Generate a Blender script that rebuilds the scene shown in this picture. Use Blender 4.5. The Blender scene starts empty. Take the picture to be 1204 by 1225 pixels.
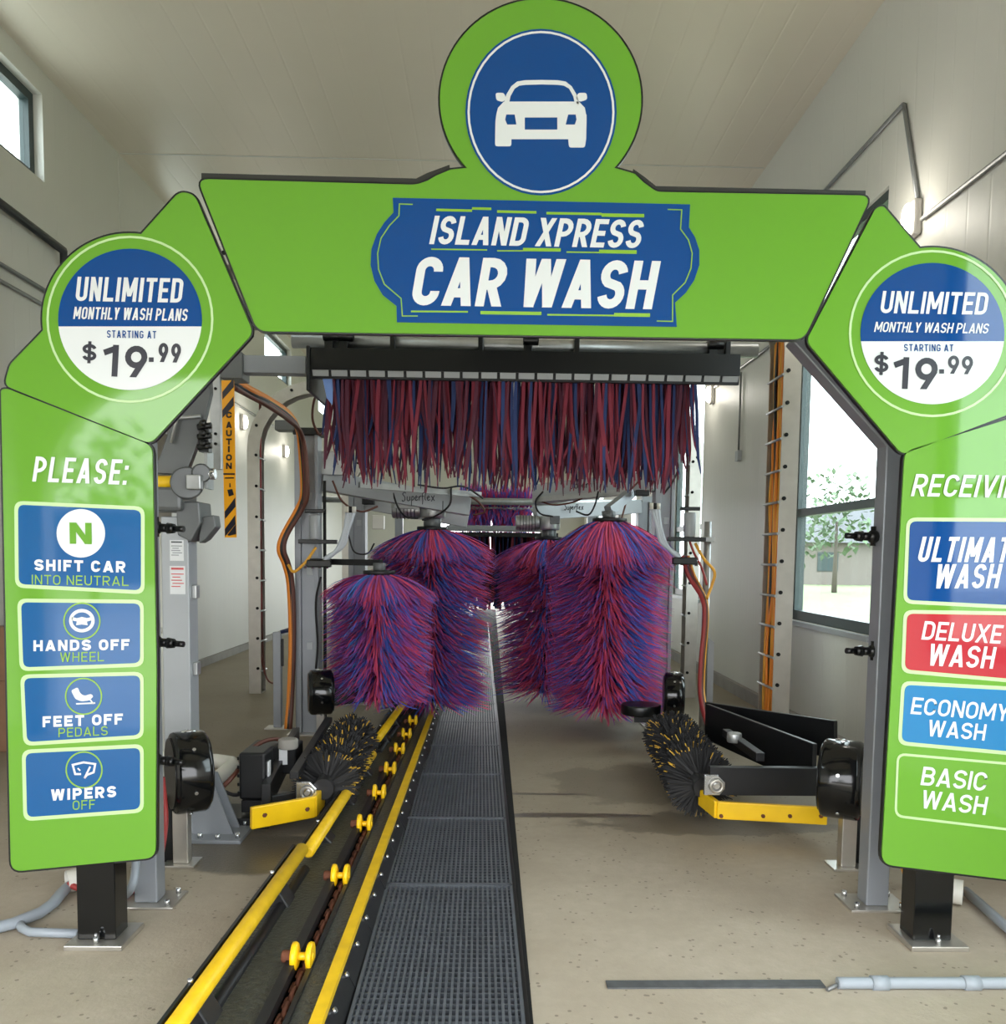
import bpy, math, random
from mathutils import Vector, Matrix
rnd = random.Random(7)
SC = bpy.context.scene
COL = SC.collection
PI = math.pi

# ------------------------------------------------------------------ camera
F = 1050.0
W, H = 1204.0, 1225.0
CAM = Vector((0, 0, 1.55))
YAW, PITCH, ROLL = math.radians(1.25), math.radians(4.32), math.radians(0.73)
fw = Vector((math.sin(YAW)*math.cos(PITCH), math.cos(YAW)*math.cos(PITCH), -math.sin(PITCH)))
r0 = Vector((math.cos(YAW), -math.sin(YAW), 0))
u0 = r0.cross(fw)
RT = r0*math.cos(ROLL) + u0*math.sin(ROLL)
UP = u0*math.cos(ROLL) - r0*math.sin(ROLL)
_vy = Vector((0, 1, 0))
PPX = 587 - F*_vy.dot(RT)/_vy.dot(fw)
PPY = 664 + F*_vy.dot(UP)/_vy.dot(fw)
cd = bpy.data.cameras.new('camera')
cam = bpy.data.objects.new('camera', cd)
COL.objects.link(cam)
cam.matrix_world = Matrix(((RT.x, UP.x, -fw.x, CAM.x), (RT.y, UP.y, -fw.y, CAM.y), (RT.z, UP.z, -fw.z, CAM.z), (0, 0, 0, 1)))
cd.sensor_fit = 'HORIZONTAL'
cd.sensor_width = 36
cd.lens = F/W*36
cd.shift_x = (W/2 - PPX)/W
cd.shift_y = (PPY - H/2)/W
cd.clip_start = 0.05
cd.clip_end = 400
SC.camera = cam

# ------------------------------------------------------------------ sky, exposure
SKY = 4.2
wd = bpy.data.worlds.new('overcast_sky')
SC.world = wd
wd.use_nodes = True
nt = wd.node_tree
bg = nt.nodes['Background']
tc = nt.nodes.new('ShaderNodeTexCoord'); sx = nt.nodes.new('ShaderNodeSeparateXYZ'); rp = nt.nodes.new('ShaderNodeValToRGB')
nt.links.new(tc.outputs['Generated'], sx.inputs[0]); nt.links.new(sx.outputs['Z'], rp.inputs[0]); nt.links.new(rp.outputs[0], bg.inputs[0])
rp.color_ramp.elements[0].color = (0.95, 0.97, 1.0, 1); rp.color_ramp.elements[1].color = (0.95, 0.975, 1.0, 1)
bg.inputs[1].default_value = SKY
SC.view_settings.view_transform = 'Standard'
SC.view_settings.look = 'None'
SC.view_settings.gamma = 1
SC.view_settings.use_curve_mapping = False
SC.view_settings.exposure = 0.88
# daylight portals in the entrance and the exit (they guide the sky's own light in)
def portal(name, loc, rot, sx_, sy_):
    ld = bpy.data.lights.new(name, 'AREA'); ld.shape = 'RECTANGLE'; ld.size = sx_; ld.size_y = sy_
    ld.cycles.is_portal = True
    o = bpy.data.objects.new(name, ld); COL.objects.link(o); o.location = loc; o.rotation_euler = rot

# ------------------------------------------------------------------ pixel helpers: a pixel and a real distance give a point
def ray(px, py):
    return fw*F + RT*(px-PPX) - UP*(py-PPY)
def at(px, py, Y):
    d = ray(px, py); return CAM + d*((Y-CAM.y)/d.y)
def gz(px, py, z=0.0):
    d = ray(px, py); return CAM + d*((z-CAM.z)/d.z)
def xx(px, py, X):
    d = ray(px, py); return CAM + d*((X-CAM.x)/d.x)

# ------------------------------------------------------------------ materials
def lin(c):
    return tuple((v/255/12.92 if v/255 <= .04045 else ((v/255+.055)/1.055)**2.4) for v in c) + (1,)
M = {}
def mat(name, c, rough=.5, metal=0, var=0, vscale=6, bump=0, bscale=40, emit=0, coat=0, spec=.5):
    m = bpy.data.materials.new(name); m.use_nodes = True
    n = m.node_tree.nodes; l = m.node_tree.links
    b = n['Principled BSDF']
    b.inputs['Base Color'].default_value = lin(c)
    b.inputs['Roughness'].default_value = rough
    b.inputs['Metallic'].default_value = metal
    b.inputs['Specular IOR Level'].default_value = spec
    b.inputs['Coat Weight'].default_value = coat
    if emit:
        b.inputs['Emission Color'].default_value = lin(c); b.inputs['Emission Strength'].default_value = emit
    if var or bump:
        t = n.new('ShaderNodeTexCoord')
    if var:
        no = n.new('ShaderNodeTexNoise'); no.inputs['Scale'].default_value = vscale; no.inputs['Detail'].default_value = 5
        l.new(t.outputs['Object'], no.inputs['Vector'])
        mx = n.new('ShaderNodeMix'); mx.data_type = 'RGBA'
        mx.inputs['A'].default_value = lin(tuple(max(0, v*(1-var)) for v in c)); mx.inputs['B'].default_value = lin(tuple(min(255, v*(1+var)) for v in c))
        l.new(no.outputs['Fac'], mx.inputs['Factor']); l.new(mx.outputs['Result'], b.inputs['Base Color'])
    if bump:
        n2 = n.new('ShaderNodeTexNoise'); n2.inputs['Scale'].default_value = bscale; n2.inputs['Detail'].default_value = 4
        l.new(t.outputs['Object'], n2.inputs['Vector'])
        bp = n.new('ShaderNodeBump'); bp.inputs['Strength'].default_value = bump; bp.inputs['Distance'].default_value = .02
        l.new(n2.outputs['Fac'], bp.inputs['Height']); l.new(bp.outputs['Normal'], b.inputs['Normal'])
    M[name] = m
    return m
mat('lime', (98, 152, 48), .05, coat=.0, spec=.5)
mat('sign_blue', (14, 66, 128), .05, spec=.5)
mat('plate_blue', (20, 84, 140), .05, spec=.5)
mat('plate_red', (172, 48, 56), .05, spec=.5)
mat('plate_cyan', (34, 116, 168), .05, spec=.5)
mat('sign_white', (208, 212, 212), .25)
mat('pale_green', (180, 208, 152), .25)
mat('lime_line', (126, 172, 52), .25)
mat('ink', (34, 34, 44), .3)
mat('sign_back', (62, 62, 60), .4, .5)
mat('sign_edge', (22, 24, 24), .35)
mat('gloss_black', (14, 15, 16), .12)
mat('galv', (176, 178, 178), .38, .75, .12, 12)
mat('frame_grey', (148, 152, 158), .38, .35, .05, 5)
mat('mach_grey', (104, 107, 108), .4, .3, .06, 6)
mat('light_grey', (168, 172, 176), .4, .2, .05, 5)
mat('stainless', (196, 192, 184), .33, .8, .08, 8)
mat('yellow', (246, 196, 20), .35, var=.06, vscale=10)
mat('yellow_worn', (236, 188, 28), .4, var=.12, vscale=14)
mat('black', (22, 23, 25), .42, var=.15, vscale=8)
mat('black_plastic', (16, 17, 18), .3)
mat('rubber', (26, 27, 28), .7)
mat('hole', (10, 10, 10), .9)
mat('red', (178, 46, 52), .5)
mat('cloth_red', (214, 78, 118), .75, var=.15, vscale=3)
mat('cloth_blue', (78, 104, 204), .75, var=.15, vscale=3)
mat('cloth_purple', (160, 80, 162), .75, var=.2, vscale=3)
mat('cloth_lightblue', (84, 140, 220), .75)
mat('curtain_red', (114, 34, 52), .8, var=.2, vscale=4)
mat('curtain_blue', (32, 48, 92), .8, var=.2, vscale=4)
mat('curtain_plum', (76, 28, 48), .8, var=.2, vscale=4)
mat('cable_orange', (236, 140, 40), .45)
mat('cable_amber', (240, 176, 60), .45)
mat('cable_red', (160, 56, 54), .45)
mat('cable_brown', (100, 58, 46), .5)
mat('cable_black', (24, 22, 24), .45)
mat('cable_navy', (36, 44, 86), .45)
mat('tube_clear', (196, 204, 214), .25)
mat('pvc_white', (226, 224, 214), .35)
mat('pvc_grey', (150, 158, 166), .4)
mat('conduit', (128, 130, 130), .4, .5)
mat('dark_pipe', (40, 42, 44), .4)
mat('window_frame', (46, 60, 60), .4)
mat('caution', (246, 170, 24), .35)
mat('sticker', (232, 234, 236), .5)
mat('sticker_red', (210, 80, 84), .5)
mat('sticker_grey', (150, 154, 160), .5)
mat('card', (138, 104, 78), .8, var=.1)
mat('lamp_body', (190, 186, 180), .5)
mat('lamp_lens', (255, 246, 226), .3, emit=14)
mat('chrome', (214, 216, 218), .2, .9)
mat('rust', (104, 62, 44), .8, .2, .3, 25)
mat('wet_deck', (62, 64, 60), .38, .1, .45, 30, .35, 60)
mat('steel_dark', (34, 34, 36), .42, .3, .3, 20)
mat('deep', (8, 8, 8), .9)
mat('grate', (92, 97, 104), .42, .25, .2, 14)
mat('curb', (150, 146, 140), .8, var=.12, vscale=5)
mat('lawn', (112, 122, 88), .9, var=.2, vscale=2)
mat('asphalt', (186, 183, 175), .9, var=.08, vscale=1)
mat('house', (116, 108, 102), .9)
mat('roof_tile', (92, 92, 96), .9)
mat('leaf', (92, 110, 84), .8, var=.3, vscale=3)
mat('bark', (96, 88, 80), .9)
mat('flap', (120, 150, 210), .2)
mat('joint_dark', (86, 88, 90), .6, .3, .25, 20)
mat('bristle_black', (14, 14, 15), .5)
mat('bristle_yellow', (226, 178, 50), .5)

def panel_mat(name, c, rough, axis, period, strength):
    m = mat(name, c, rough, var=.025, vscale=.8)
    n = m.node_tree.nodes; l = m.node_tree.links; b = n['Principled BSDF']
    t = n.new('ShaderNodeTexCoord'); s = n.new('ShaderNodeSeparateXYZ'); l.new(t.outputs['Object'], s.inputs[0])
    mm = n.new('ShaderNodeMath'); mm.operation = 'MULTIPLY'; mm.inputs[1].default_value = 1/period; l.new(s.outputs[axis], mm.inputs[0])
    fr = n.new('ShaderNodeMath'); fr.operation = 'PINGPONG'; fr.inputs[1].default_value = .5; l.new(mm.outputs[0], fr.inputs[0])
    cr = n.new('ShaderNodeMapRange'); cr.inputs[1].default_value = 0; cr.inputs[2].default_value = .06; l.new(fr.outputs[0], cr.inputs[0])
    bp = n.new('ShaderNodeBump'); bp.inputs['Strength'].default_value = strength; bp.inputs['Distance'].default_value = .004
    l.new(cr.outputs[0], bp.inputs['Height']); l.new(bp.outputs['Normal'], b.inputs['Normal'])
    return m
panel_mat('wall_panel', (212, 211, 203), .45, 'Y', .25, .35)
panel_mat('ceiling_panel', (224, 216, 200), .38, 'X', .25, .35)

def concrete():
    m = bpy.data.materials.new('concrete'); m.use_nodes = True
    n = m.node_tree.nodes; l = m.node_tree.links; b = n['Principled BSDF']
    t = n.new('ShaderNodeTexCoord'); P = t.outputs['Object']
    def noise(s, d=5, r=.6):
        q = n.new('ShaderNodeTexNoise'); q.inputs['Scale'].default_value = s; q.inputs['Detail'].default_value = d; q.inputs['Roughness'].default_value = r
        l.new(P, q.inputs['Vector']); return q.outputs['Fac']
    def math_(op, a, bb, clamp=False):
        q = n.new('ShaderNodeMath'); q.operation = op; q.use_clamp = clamp
        for i, v in enumerate((a, bb)):
            if v is None: continue
            if isinstance(v, (int, float)): q.inputs[i].default_value = v
            else: l.new(v, q.inputs[i])
        return q.outputs[0]
    def rng(v, a, bb, c=0, d=1):
        q = n.new('ShaderNodeMapRange'); l.new(v, q.inputs[0])
        for i, k in enumerate((a, bb, c, d)): q.inputs[i+1].default_value = k
        return q.outputs[0]
    def mix(f, A, B):
        q = n.new('ShaderNodeMix'); q.data_type = 'RGBA'
        for k, v in (('A', A), ('B', B)):
            if isinstance(v, tuple): q.inputs[k].default_value = v
            else: l.new(v, q.inputs[k])
        l.new(f, q.inputs['Factor']); return q.outputs['Result']
    s = n.new('ShaderNodeSeparateXYZ'); l.new(P, s.inputs[0]); X, Y = s.outputs['X'], s.outputs['Y']
    col = mix(rng(noise(1.3), .3, .7), lin((164, 152, 134)), lin((186, 175, 158)))
    col = mix(rng(noise(18), .35, .75, 0, .5), col, lin((160, 150, 132)))
    # traffic film: the lane further in is washed wet and brown
    damp = math_('MULTIPLY', rng(math_('ADD', Y, math_('MULTIPLY', noise(1.1), 1.6)), 4.6, 7.2), .62)
    col = mix(damp, col, lin((126, 114, 92)))
    # wet stains with outlines of their own
    def stain(cx, cy, rx, ry, amp, wob=.9, sc=2.6):
        dx = math_('DIVIDE', math_('SUBTRACT', X, cx), rx); dy = math_('DIVIDE', math_('SUBTRACT', Y, cy), ry)
        d = math_('ADD', math_('MULTIPLY', dx, dx), math_('MULTIPLY', dy, dy))
        d = math_('ADD', d, math_('MULTIPLY', math_('SUBTRACT', noise(sc), .5), wob*2))
        return rng(d, .8, 1.05, amp, 0)
    wet = None
    for a in ((-1.2, 4.45, .5, .3, .8), (-1.35, 5.2, .6, .5, .7), (1.3, 5.0, .75, .22, .5, 1.4, 5), (.5, 5.15, .5, .05, .8, 1.3, 6), (.36, 5.62, .28, .03, .7, 1.3, 6), (1.0, 5.9, .6, .5, .35, 1.3, 4)):
        q = stain(*a); wet = q if wet is None else math_('MAXIMUM', wet, q)
    col = mix(wet, col, lin((74, 66, 56)))
    # dark specks
    vo = n.new('ShaderNodeTexVoronoi'); vo.inputs['Scale'].default_value = 24; vo.inputs['Randomness'].default_value = 1; l.new(P, vo.inputs['Vector'])
    sp = math_('MULTIPLY', math_('LESS_THAN', vo.outputs['Distance'], .17), math_('GREATER_THAN', noise(3, 2), .5))
    sp = math_('MULTIPLY', sp, .62)
    col = mix(sp, col, lin((104, 94, 82)))
    l.new(col, b.inputs['Base Color'])
    l.new(rng(math_('MAXIMUM', wet, math_('MULTIPLY', damp, .5)), 0, .8, .75, .32), b.inputs['Roughness'])
    bp = n.new('ShaderNodeBump'); bp.inputs['Strength'].default_value = .25; bp.inputs['Distance'].default_value = .01
    l.new(noise(60, 6), bp.inputs['Height']); l.new(bp.outputs['Normal'], b.inputs['Normal'])
    M['concrete'] = m
concrete()
def glass():
    m = bpy.data.materials.new('glass'); m.use_nodes = True
    n = m.node_tree.nodes; l = m.node_tree.links; n.remove(n['Principled BSDF'])
    tr = n.new('ShaderNodeBsdfTransparent'); tr.inputs[0].default_value = (.9, .97, .97, 1)
    gl = n.new('ShaderNodeBsdfGlossy'); gl.inputs['Roughness'].default_value = .03
    lw = n.new('ShaderNodeLayerWeight'); lw.inputs[0].default_value = .5
    pw = n.new('ShaderNodeMath'); pw.operation = 'POWER'; pw.inputs[1].default_value = 5; l.new(lw.outputs['Facing'], pw.inputs[0])
    mr = n.new('ShaderNodeMapRange'); mr.inputs[3].default_value = .04; mr.inputs[4].default_value = .5; l.new(pw.outputs[0], mr.inputs[0])
    mx = n.new('ShaderNodeMixShader'); l.new(mr.outputs[0], mx.inputs[0]); l.new(tr.outputs[0], mx.inputs[1]); l.new(gl.outputs[0], mx.inputs[2])
    l.new(mx.outputs[0], n['Material Output'].inputs['Surface']); M['glass'] = m
glass()

# ------------------------------------------------------------------ mesh builder
def catmull(pts, n=6):
    pts = [Vector(p) for p in pts]
    if len(pts) < 3: return pts
    q = [2*pts[0]-pts[1]] + pts + [2*pts[-1]-pts[-2]]
    out = []
    for i in range(1, len(q)-2):
        a, b, c, d = q[i-1], q[i], q[i+1], q[i+2]
        for k in range(n):
            t = k/n
            out.append(.5*((2*b)+(c-a)*t+(2*a-5*b+4*c-d)*t*t+(3*b-a-3*c+d)*t**3))
    out.append(pts[-1])
    return out
class MB:
    def __init__(s): s.v = []; s.f = []; s.m = []; s.sm = []; s.cur = 0
    def add(s, vs, fs, smooth=False):
        o = len(s.v); s.v += [Vector(p) for p in vs]
        for f in fs: s.f.append([i+o for i in f]); s.m.append(s.cur); s.sm.append(smooth)
        return s
    def frame(s, c, ax, ay, az, hx, hy, hz):
        c = Vector(c)
        vs = [c+ax*hx*i+ay*hy*j+az*hz*k for k in (-1, 1) for j in (-1, 1) for i in (-1, 1)]
        return s.add(vs, [(0, 2, 3, 1), (4, 5, 7, 6), (0, 1, 5, 4), (2, 6, 7, 3), (0, 4, 6, 2), (1, 3, 7, 5)])
    def box(s, x0, x1, y0, y1, z0, z1):
        return s.frame(((x0+x1)/2, (y0+y1)/2, (z0+z1)/2), Vector((1, 0, 0)), Vector((0, 1, 0)), Vector((0, 0, 1)), (x1-x0)/2, (y1-y0)/2, (z1-z0)/2)
    def cbox(s, c, sx, sy, sz, rz=0):
        a = Vector((math.cos(rz), math.sin(rz), 0)); b = Vector((-math.sin(rz), math.cos(rz), 0))
        return s.frame(c, a, b, Vector((0, 0, 1)), sx/2, sy/2, sz/2)
    def bar(s, a, b, w, h, up=(0, 0, 1)):
        a, b = Vector(a), Vector(b); d = (b-a); L = d.length; d.normalize(); up = Vector(up)
        sd = d.cross(up)
        if sd.length < 1e-4: sd = d.cross(Vector((0, 1, 0)))
        sd.normalize(); u = sd.cross(d)
        return s.frame((a+b)/2, d, sd, u, L/2, w/2, h/2)
    def tube(s, pts, r, n=8, caps=True, smooth=True, closed=False):
        pts = [Vector(p) for p in pts]; rings = []; N = len(pts)
        u = None
        for i, p in enumerate(pts):
            if closed: d = pts[(i+1) % N]-pts[i-1]
            else: d = pts[min(i+1, N-1)]-pts[max(i-1, 0)]
            if d.length < 1e-9: d = Vector((0, 0, 1))
            d.normalize()
            if u is None:
                u = d.cross(Vector((0, 0, 1)))
                if u.length < 1e-3: u = d.cross(Vector((0, 1, 0)))
            u = u - d*u.dot(d); u.normalize(); w = d.cross(u)
            rr = r[i] if isinstance(r, (list, tuple)) else r
            rings.append([p+u*rr*math.cos(2*PI*k/n)+w*rr*math.sin(2*PI*k/n) for k in range(n)])
        o = len(s.v); vs = [v for g in rings for v in g]; fs = []
        for i in range(N if closed else N-1):
            j = (i+1) % N
            for k in range(n): fs.append((i*n+k, i*n+(k+1) % n, j*n+(k+1) % n, j*n+k))
        s.add(vs, fs, smooth)
        if caps and not closed:
            s.f.append([o+k for k in range(n)][::-1]); s.m.append(s.cur); s.sm.append(False)
            s.f.append([o+(N-1)*n+k for k in range(n)]); s.m.append(s.cur); s.sm.append(False)
        return s
    def cyl(s, a, b, r, n=20, r2=None, bev=0):
        a, b = Vector(a), Vector(b)
        r2 = r if r2 is None else r2
        if bev:
            d = (b-a).normalized()
            return s.tube([a, a+d*1e-5, a+d*bev*.3, a+d*bev, b-d*bev, b-d*bev*.3, b-d*1e-5, b], [r-bev, r-bev, r-bev*.3, r, r2, r2-bev*.3, r2-bev, r2-bev], n)
        return s.tube([a, b], [r, r2], n)
    def prism(s, front, back):
        n = len(front)
        vs = list(front)+list(back)
        fs = [list(range(n)), [n+i for i in range(n)][::-1]]
        for i in range(n): fs.append([i, n+i, n+(i+1) % n, (i+1) % n])
        return s.add(vs, fs)
    def face(s, pts): return s.add(pts, [list(range(len(pts)))])
    def ribbon(s, pts, w, side):
        n = len(pts); vs = []
        for i, p in enumerate(pts):
            ww = w[i] if isinstance(w, (list, tuple)) else w
            vs += [p-side*ww/2, p+side*ww/2]
        return s.add(vs, [(2*i, 2*i+1, 2*i+3, 2*i+2) for i in range(n-1)], True)
    def sphere(s, c, r, n=10, m=6, sc=(1, 1, 1)):
        c = Vector(c); vs = []; fs = []
        for j in range(m+1):
            th = PI*j/m
            for i in range(n):
                ph = 2*PI*i/n; vs.append(c+Vector((r*sc[0]*math.sin(th)*math.cos(ph), r*sc[1]*math.sin(th)*math.sin(ph), r*sc[2]*math.cos(th))))
        for j in range(m):
            for i in range(n): fs.append((j*n+i, (j+1)*n+i, (j+1)*n+(i+1) % n, j*n+(i+1) % n))
        return s.add(vs, fs, True)
    def build(s, name, mats, parent=None, bevel=0):
        if isinstance(mats, str): mats = [mats]
        me = bpy.data.meshes.new(name)
        if parent is not None: off = parent_world(parent)
        else:
            xs = [v.x for v in s.v]; ys = [v.y for v in s.v]; zs = [v.z for v in s.v]
            off = Vector(((min(xs)+max(xs))/2, (min(ys)+max(ys))/2, min(zs)))
        me.from_pydata([v-off for v in s.v], [], s.f)
        for k in mats: me.materials.append(M[k])
        me.polygons.foreach_set('material_index', s.m)
        me.polygons.foreach_set('use_smooth', s.sm)
        me.update()
        o = bpy.data.objects.new(name, me); COL.objects.link(o)
        if parent is not None: o.parent = parent
        else: o.location = off
        o['_w'] = list(off)
        if bevel:
            b = o.modifiers.new('bevel', 'BEVEL'); b.width = bevel; b.segments = 2; b.limit_method = 'ANGLE'; b.angle_limit = .7
        return o
def parent_world(p): return Vector(p['_w'])
def thing(name, label, cat, loc, group=None):
    o = bpy.data.objects.new(name, None); COL.objects.link(o); o.location = loc; o['_w'] = list(loc); o.empty_display_size = .1
    o['label'] = label; o['category'] = cat
    if group: o['group'] = group
    return o
def tag(o, label, cat, group=None):
    o['label'] = label; o['category'] = cat
    if group: o['group'] = group
    return o
def struct(o): o['kind'] = 'structure'; return o
def lab(o, label): o['label'] = label; return o

# ------------------------------------------------------------------ the building
XL, XR, ZC, YF, YB = -3.9, 2.85, 5.65, -0.7, 27.0
fl = MB().box(XL-.2, XR+.2, YF-.2, YB+.2, -.25, 0)
fo = struct(fl.build('floor', 'concrete'))
for v in fo.data.vertices: v.co += fo.location      # object space = world space for the stain layout
fo.location = (0, 0, 0)
struct(MB().box(XL-.2, XR+.2, YF-.2, YB+.2, ZC, ZC+.2).build('ceiling', 'ceiling_panel'))
def wall_with_holes(name, X0, X1, holes):
    mb = MB(); y = YF-.2
    for (a, b, z0, z1) in sorted(holes):
        mb.box(X0, X1, y, a, 0, ZC); mb.box(X0, X1, a, b, 0, z0); mb.box(X0, X1, a, b, z1, ZC); y = b
    mb.box(X0, X1, y, YB+.2, 0, ZC)
    return struct(mb.build(name, 'wall_panel'))
RW = [(1.1, 2.9, .98, 4.25), (6.5, 8.3, .98, 4.25), (11.9, 13.7, .98, 4.25), (17.3, 19.1, .98, 4.25), (22.4, 24.2, .98, 4.25)]  # first window is unseen, added at the same spacing for more interior light
LW = [(1.15, 3.2, 4.72, 5.45), (5.9, 7.95, 4.72, 5.45), (10.65, 12.7, 4.72, 5.45), (15.4, 17.4, 4.72, 5.45), (20.1, 22.1, 4.72, 5.45)]  # first clerestory is out of view, added to brighten walls and ceiling
wall_with_holes('wall_right', XR, XR+.12, RW)
wall_with_holes('wall_left', XL-.22, XL, LW)
mb = MB()                                           # entrance wall with the drive-in opening
EL, ER, EZ, ERAD = -3.74, 2.72, 3.0, 1.1
op = [(ER, 0), (ER, EZ-ERAD)] + [(ER-ERAD+ERAD*math.cos(k*PI/16), EZ-ERAD+ERAD*math.sin(k*PI/16)) for k in range(1, 9)] + [(EL+ERAD-ERAD*math.sin(k*PI/16), EZ-ERAD+ERAD*math.cos(k*PI/16)) for k in range(0, 9)] + [(EL, 0)]
for (xa_, za_), (xb_, zb_) in zip(op, op[1:]):
    if abs(xa_-xb_) < 1e-6: continue
    f = [(xa_, YF, za_), (xb_, YF, zb_), (xb_, YF, ZC), (xa_, YF, ZC)]
    mb.prism([Vector(p) for p in f], [Vector((p[0], YF-.2, p[2])) for p in f])
mb.box(XL-.2, EL, YF-.2, YF, 0, ZC); mb.box(ER, XR+.2, YF-.2, YF, 0, ZC)
struct(mb.build('wall_front', 'wall_panel'))
mb = MB()
mb.box(XL-.2, -1.9, YB, YB+.2, 0, ZC); mb.box(1.5, XR+.2, YB, YB+.2, 0, ZC); mb.box(-1.9, 1.5, YB, YB+.2, 3.0, ZC)
struct(mb.build('wall_back', 'wall_panel'))
k = 0
for (a, b, z0, z1) in RW:
    k += 1
    r = bpy.data.objects.new('window_%d' % k, None); COL.objects.link(r); r.location = (XR, (a+b)/2, z0); r['_w'] = [XR, (a+b)/2, z0]; r['kind'] = 'structure'
    mb = MB(); x0, x1 = XR+.03, XR+.11; t = .07
    mb.box(x0, x1, a, a+t, z0, z1); mb.box(x0, x1, b-t, b, z0, z1); mb.box(x0, x1, a+t, b-t, z0, z0+t+.02); mb.box(x0, x1, a+t, b-t, z1-t, z1)
    for zt in (1.98,): mb.box(x0, x1, a+t, b-t, zt-.035, zt+.035)
    mb.build('window_frame', 'window_frame', r)
    MB().box(XR+.05, XR+.056, a+t, b-t, z0+t, z1-t).build('window_pane', 'glass', r)
    MB().box(XR-.03, XR+.02, a-.03, b+.03, z0-.045, z0-.002).build('window_sill', 'light_grey', r)
for (a, b, z0, z1) in LW:
    k += 1
    r = bpy.data.objects.new('window_%d' % k, None); COL.objects.link(r); r.location = (XL, (a+b)/2, z0); r['_w'] = [XL, (a+b)/2, z0]; r['kind'] = 'structure'
    mb = MB(); x0, x1 = XL-.16, XL-.08; t = .08
    mb.box(x0, x1, a, a+t, z0, z1); mb.box(x0, x1, b-t, b, z0, z1); mb.box(x0, x1, a+t, b-t, z0, z0+t); mb.box(x0, x1, a+t, b-t, z1-t, z1)
    mb.build('window_frame', 'window_frame', r)
    MB().box(XL-.125, XL-.119, a+t, b-t, z0+t, z1-t).build('window_pane', 'glass', r)
struct(MB().box(XL, XL+.05, YF, YB, 0, .1).build('baseboard_left', 'curb'))
struct(MB().box(XR-.06, XR, YF, YB, 0, .13).build('baseboard_right', 'curb'))
mb = MB().box(XL+.02, XR-.02, 9.5, 9.52, ZC-.006, ZC); struct(mb.build('trim_1', 'wall_panel'))
mb = MB().box(XL, XL+.006, 9.5, 9.52, .12, ZC-.01); struct(mb.build('trim_2', 'wall_panel'))
portal('entrance_daylight', (-.5, YF+.02, 1.5), (PI/2, 0, 0), 6.5, 3.0)
portal('exit_daylight', (-.2, YB-.02, 1.5), (-PI/2, 0, 0), 3.4, 3.0)
for (a, b, z0, z1) in RW: portal('window_daylight', (XR-.01, (a+b)/2, (z0+z1)/2), (0, PI/2, 0), z1-z0, b-a)
for (a, b, z0, z1) in LW: portal('window_daylight', (XL+.01, (a+b)/2, (z0+z1)/2), (0, -PI/2, 0), z1-z0, b-a)
# outside
struct(MB().box(-60, 60, -40, YF-.2, -.3, -.02).build('driveway', 'asphalt'))
struct(MB().box(-30, 3.0, YB+.2, 70, -.3, -.02).build('exit_apron', 'asphalt'))
struct(MB().box(XR+.25, 90, YF-.2, 130, -.35, -.05).build('lawn', 'lawn'))
struct(MB().box(-60, XL-.25, YF-.2, 60, -.35, -.05).build('side_yard', 'asphalt'))
hs = thing('house', 'distant low house with grey hipped roof seen through the tall window', 'house', (25, 58, 0))
MB().box(19, 33, 55, 63, -.05, 2.6).build('house_wall', 'house', hs)
mb = MB(); mb.add([(18.4, 54.4, 2.6), (33.6, 54.4, 2.6), (33.6, 63.6, 2.6), (18.4, 63.6, 2.6), (22.5, 59, 5.0), (29.5, 59, 5.0)], [(0, 1, 5, 4), (1, 2, 5), (2, 3, 4, 5), (3, 0, 4), (3, 2, 1, 0)])
mb.build('house_roof', 'roof_tile', hs)
for i, xw in enumerate((20.6, 24.2, 28.5)): MB().box(xw, xw+1.3, 54.95, 55, .8, 2.0).build('house_window', 'window_frame', hs)
bb = thing('neighbour_building', 'low dark building across the road outside the entrance', 'building', (-14, -34, 0))
MB().box(-34, 6, -42, -34, -.02, 3.1).build('building_wall', 'house', bb)
MB().box(-34.4, 6.4, -42.4, -33.6, 3.1, 3.5).build('building_roof', 'roof_tile', bb)
def tree(loc, hgt, cr, label, n=500):
    t = thing('tree', label, 'tree', loc, 'trees outside the tall window'); L = Vector(loc)
    MB().cyl(L, L+Vector((0, 0, hgt*.55)), .14, 8, .06).build('trunk', 'bark', t)
    mb = MB(); rr = random.Random(int(hgt*10))
    for i in range(n):
        th = rr.uniform(0, 2*PI); u = rr.uniform(-1, 1); q = rr.random()**.4
        p = L+Vector((cr*q*math.sqrt(1-u*u)*math.cos(th), cr*q*math.sqrt(1-u*u)*math.sin(th), hgt*.62+hgt*.38*u*q))
        a = Vector((rr.uniform(-1, 1), rr.uniform(-1, 1), rr.uniform(-1, 1))).normalized(); b = a.cross(Vector((0, 0, 1))).normalized()
        s_ = cr*.11; mb.face([p-a*s_, p-b*s_*.6, p+a*s_, p+b*s_*.6])
    mb.build('crown', 'leaf', t)
tree((16.6, 42, -.05), 6.2, 1.9, 'slender leafy tree on the lawn outside the tall window', 420)
tree((-10.6, -17, -.02), 5.4, 2.4, 'loose leafy tree outside the entrance', 260)
tree((12.6, 37, -.05), 4.4, 1.5, 'shorter round tree standing beside the slender tree outside', 300)

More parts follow.
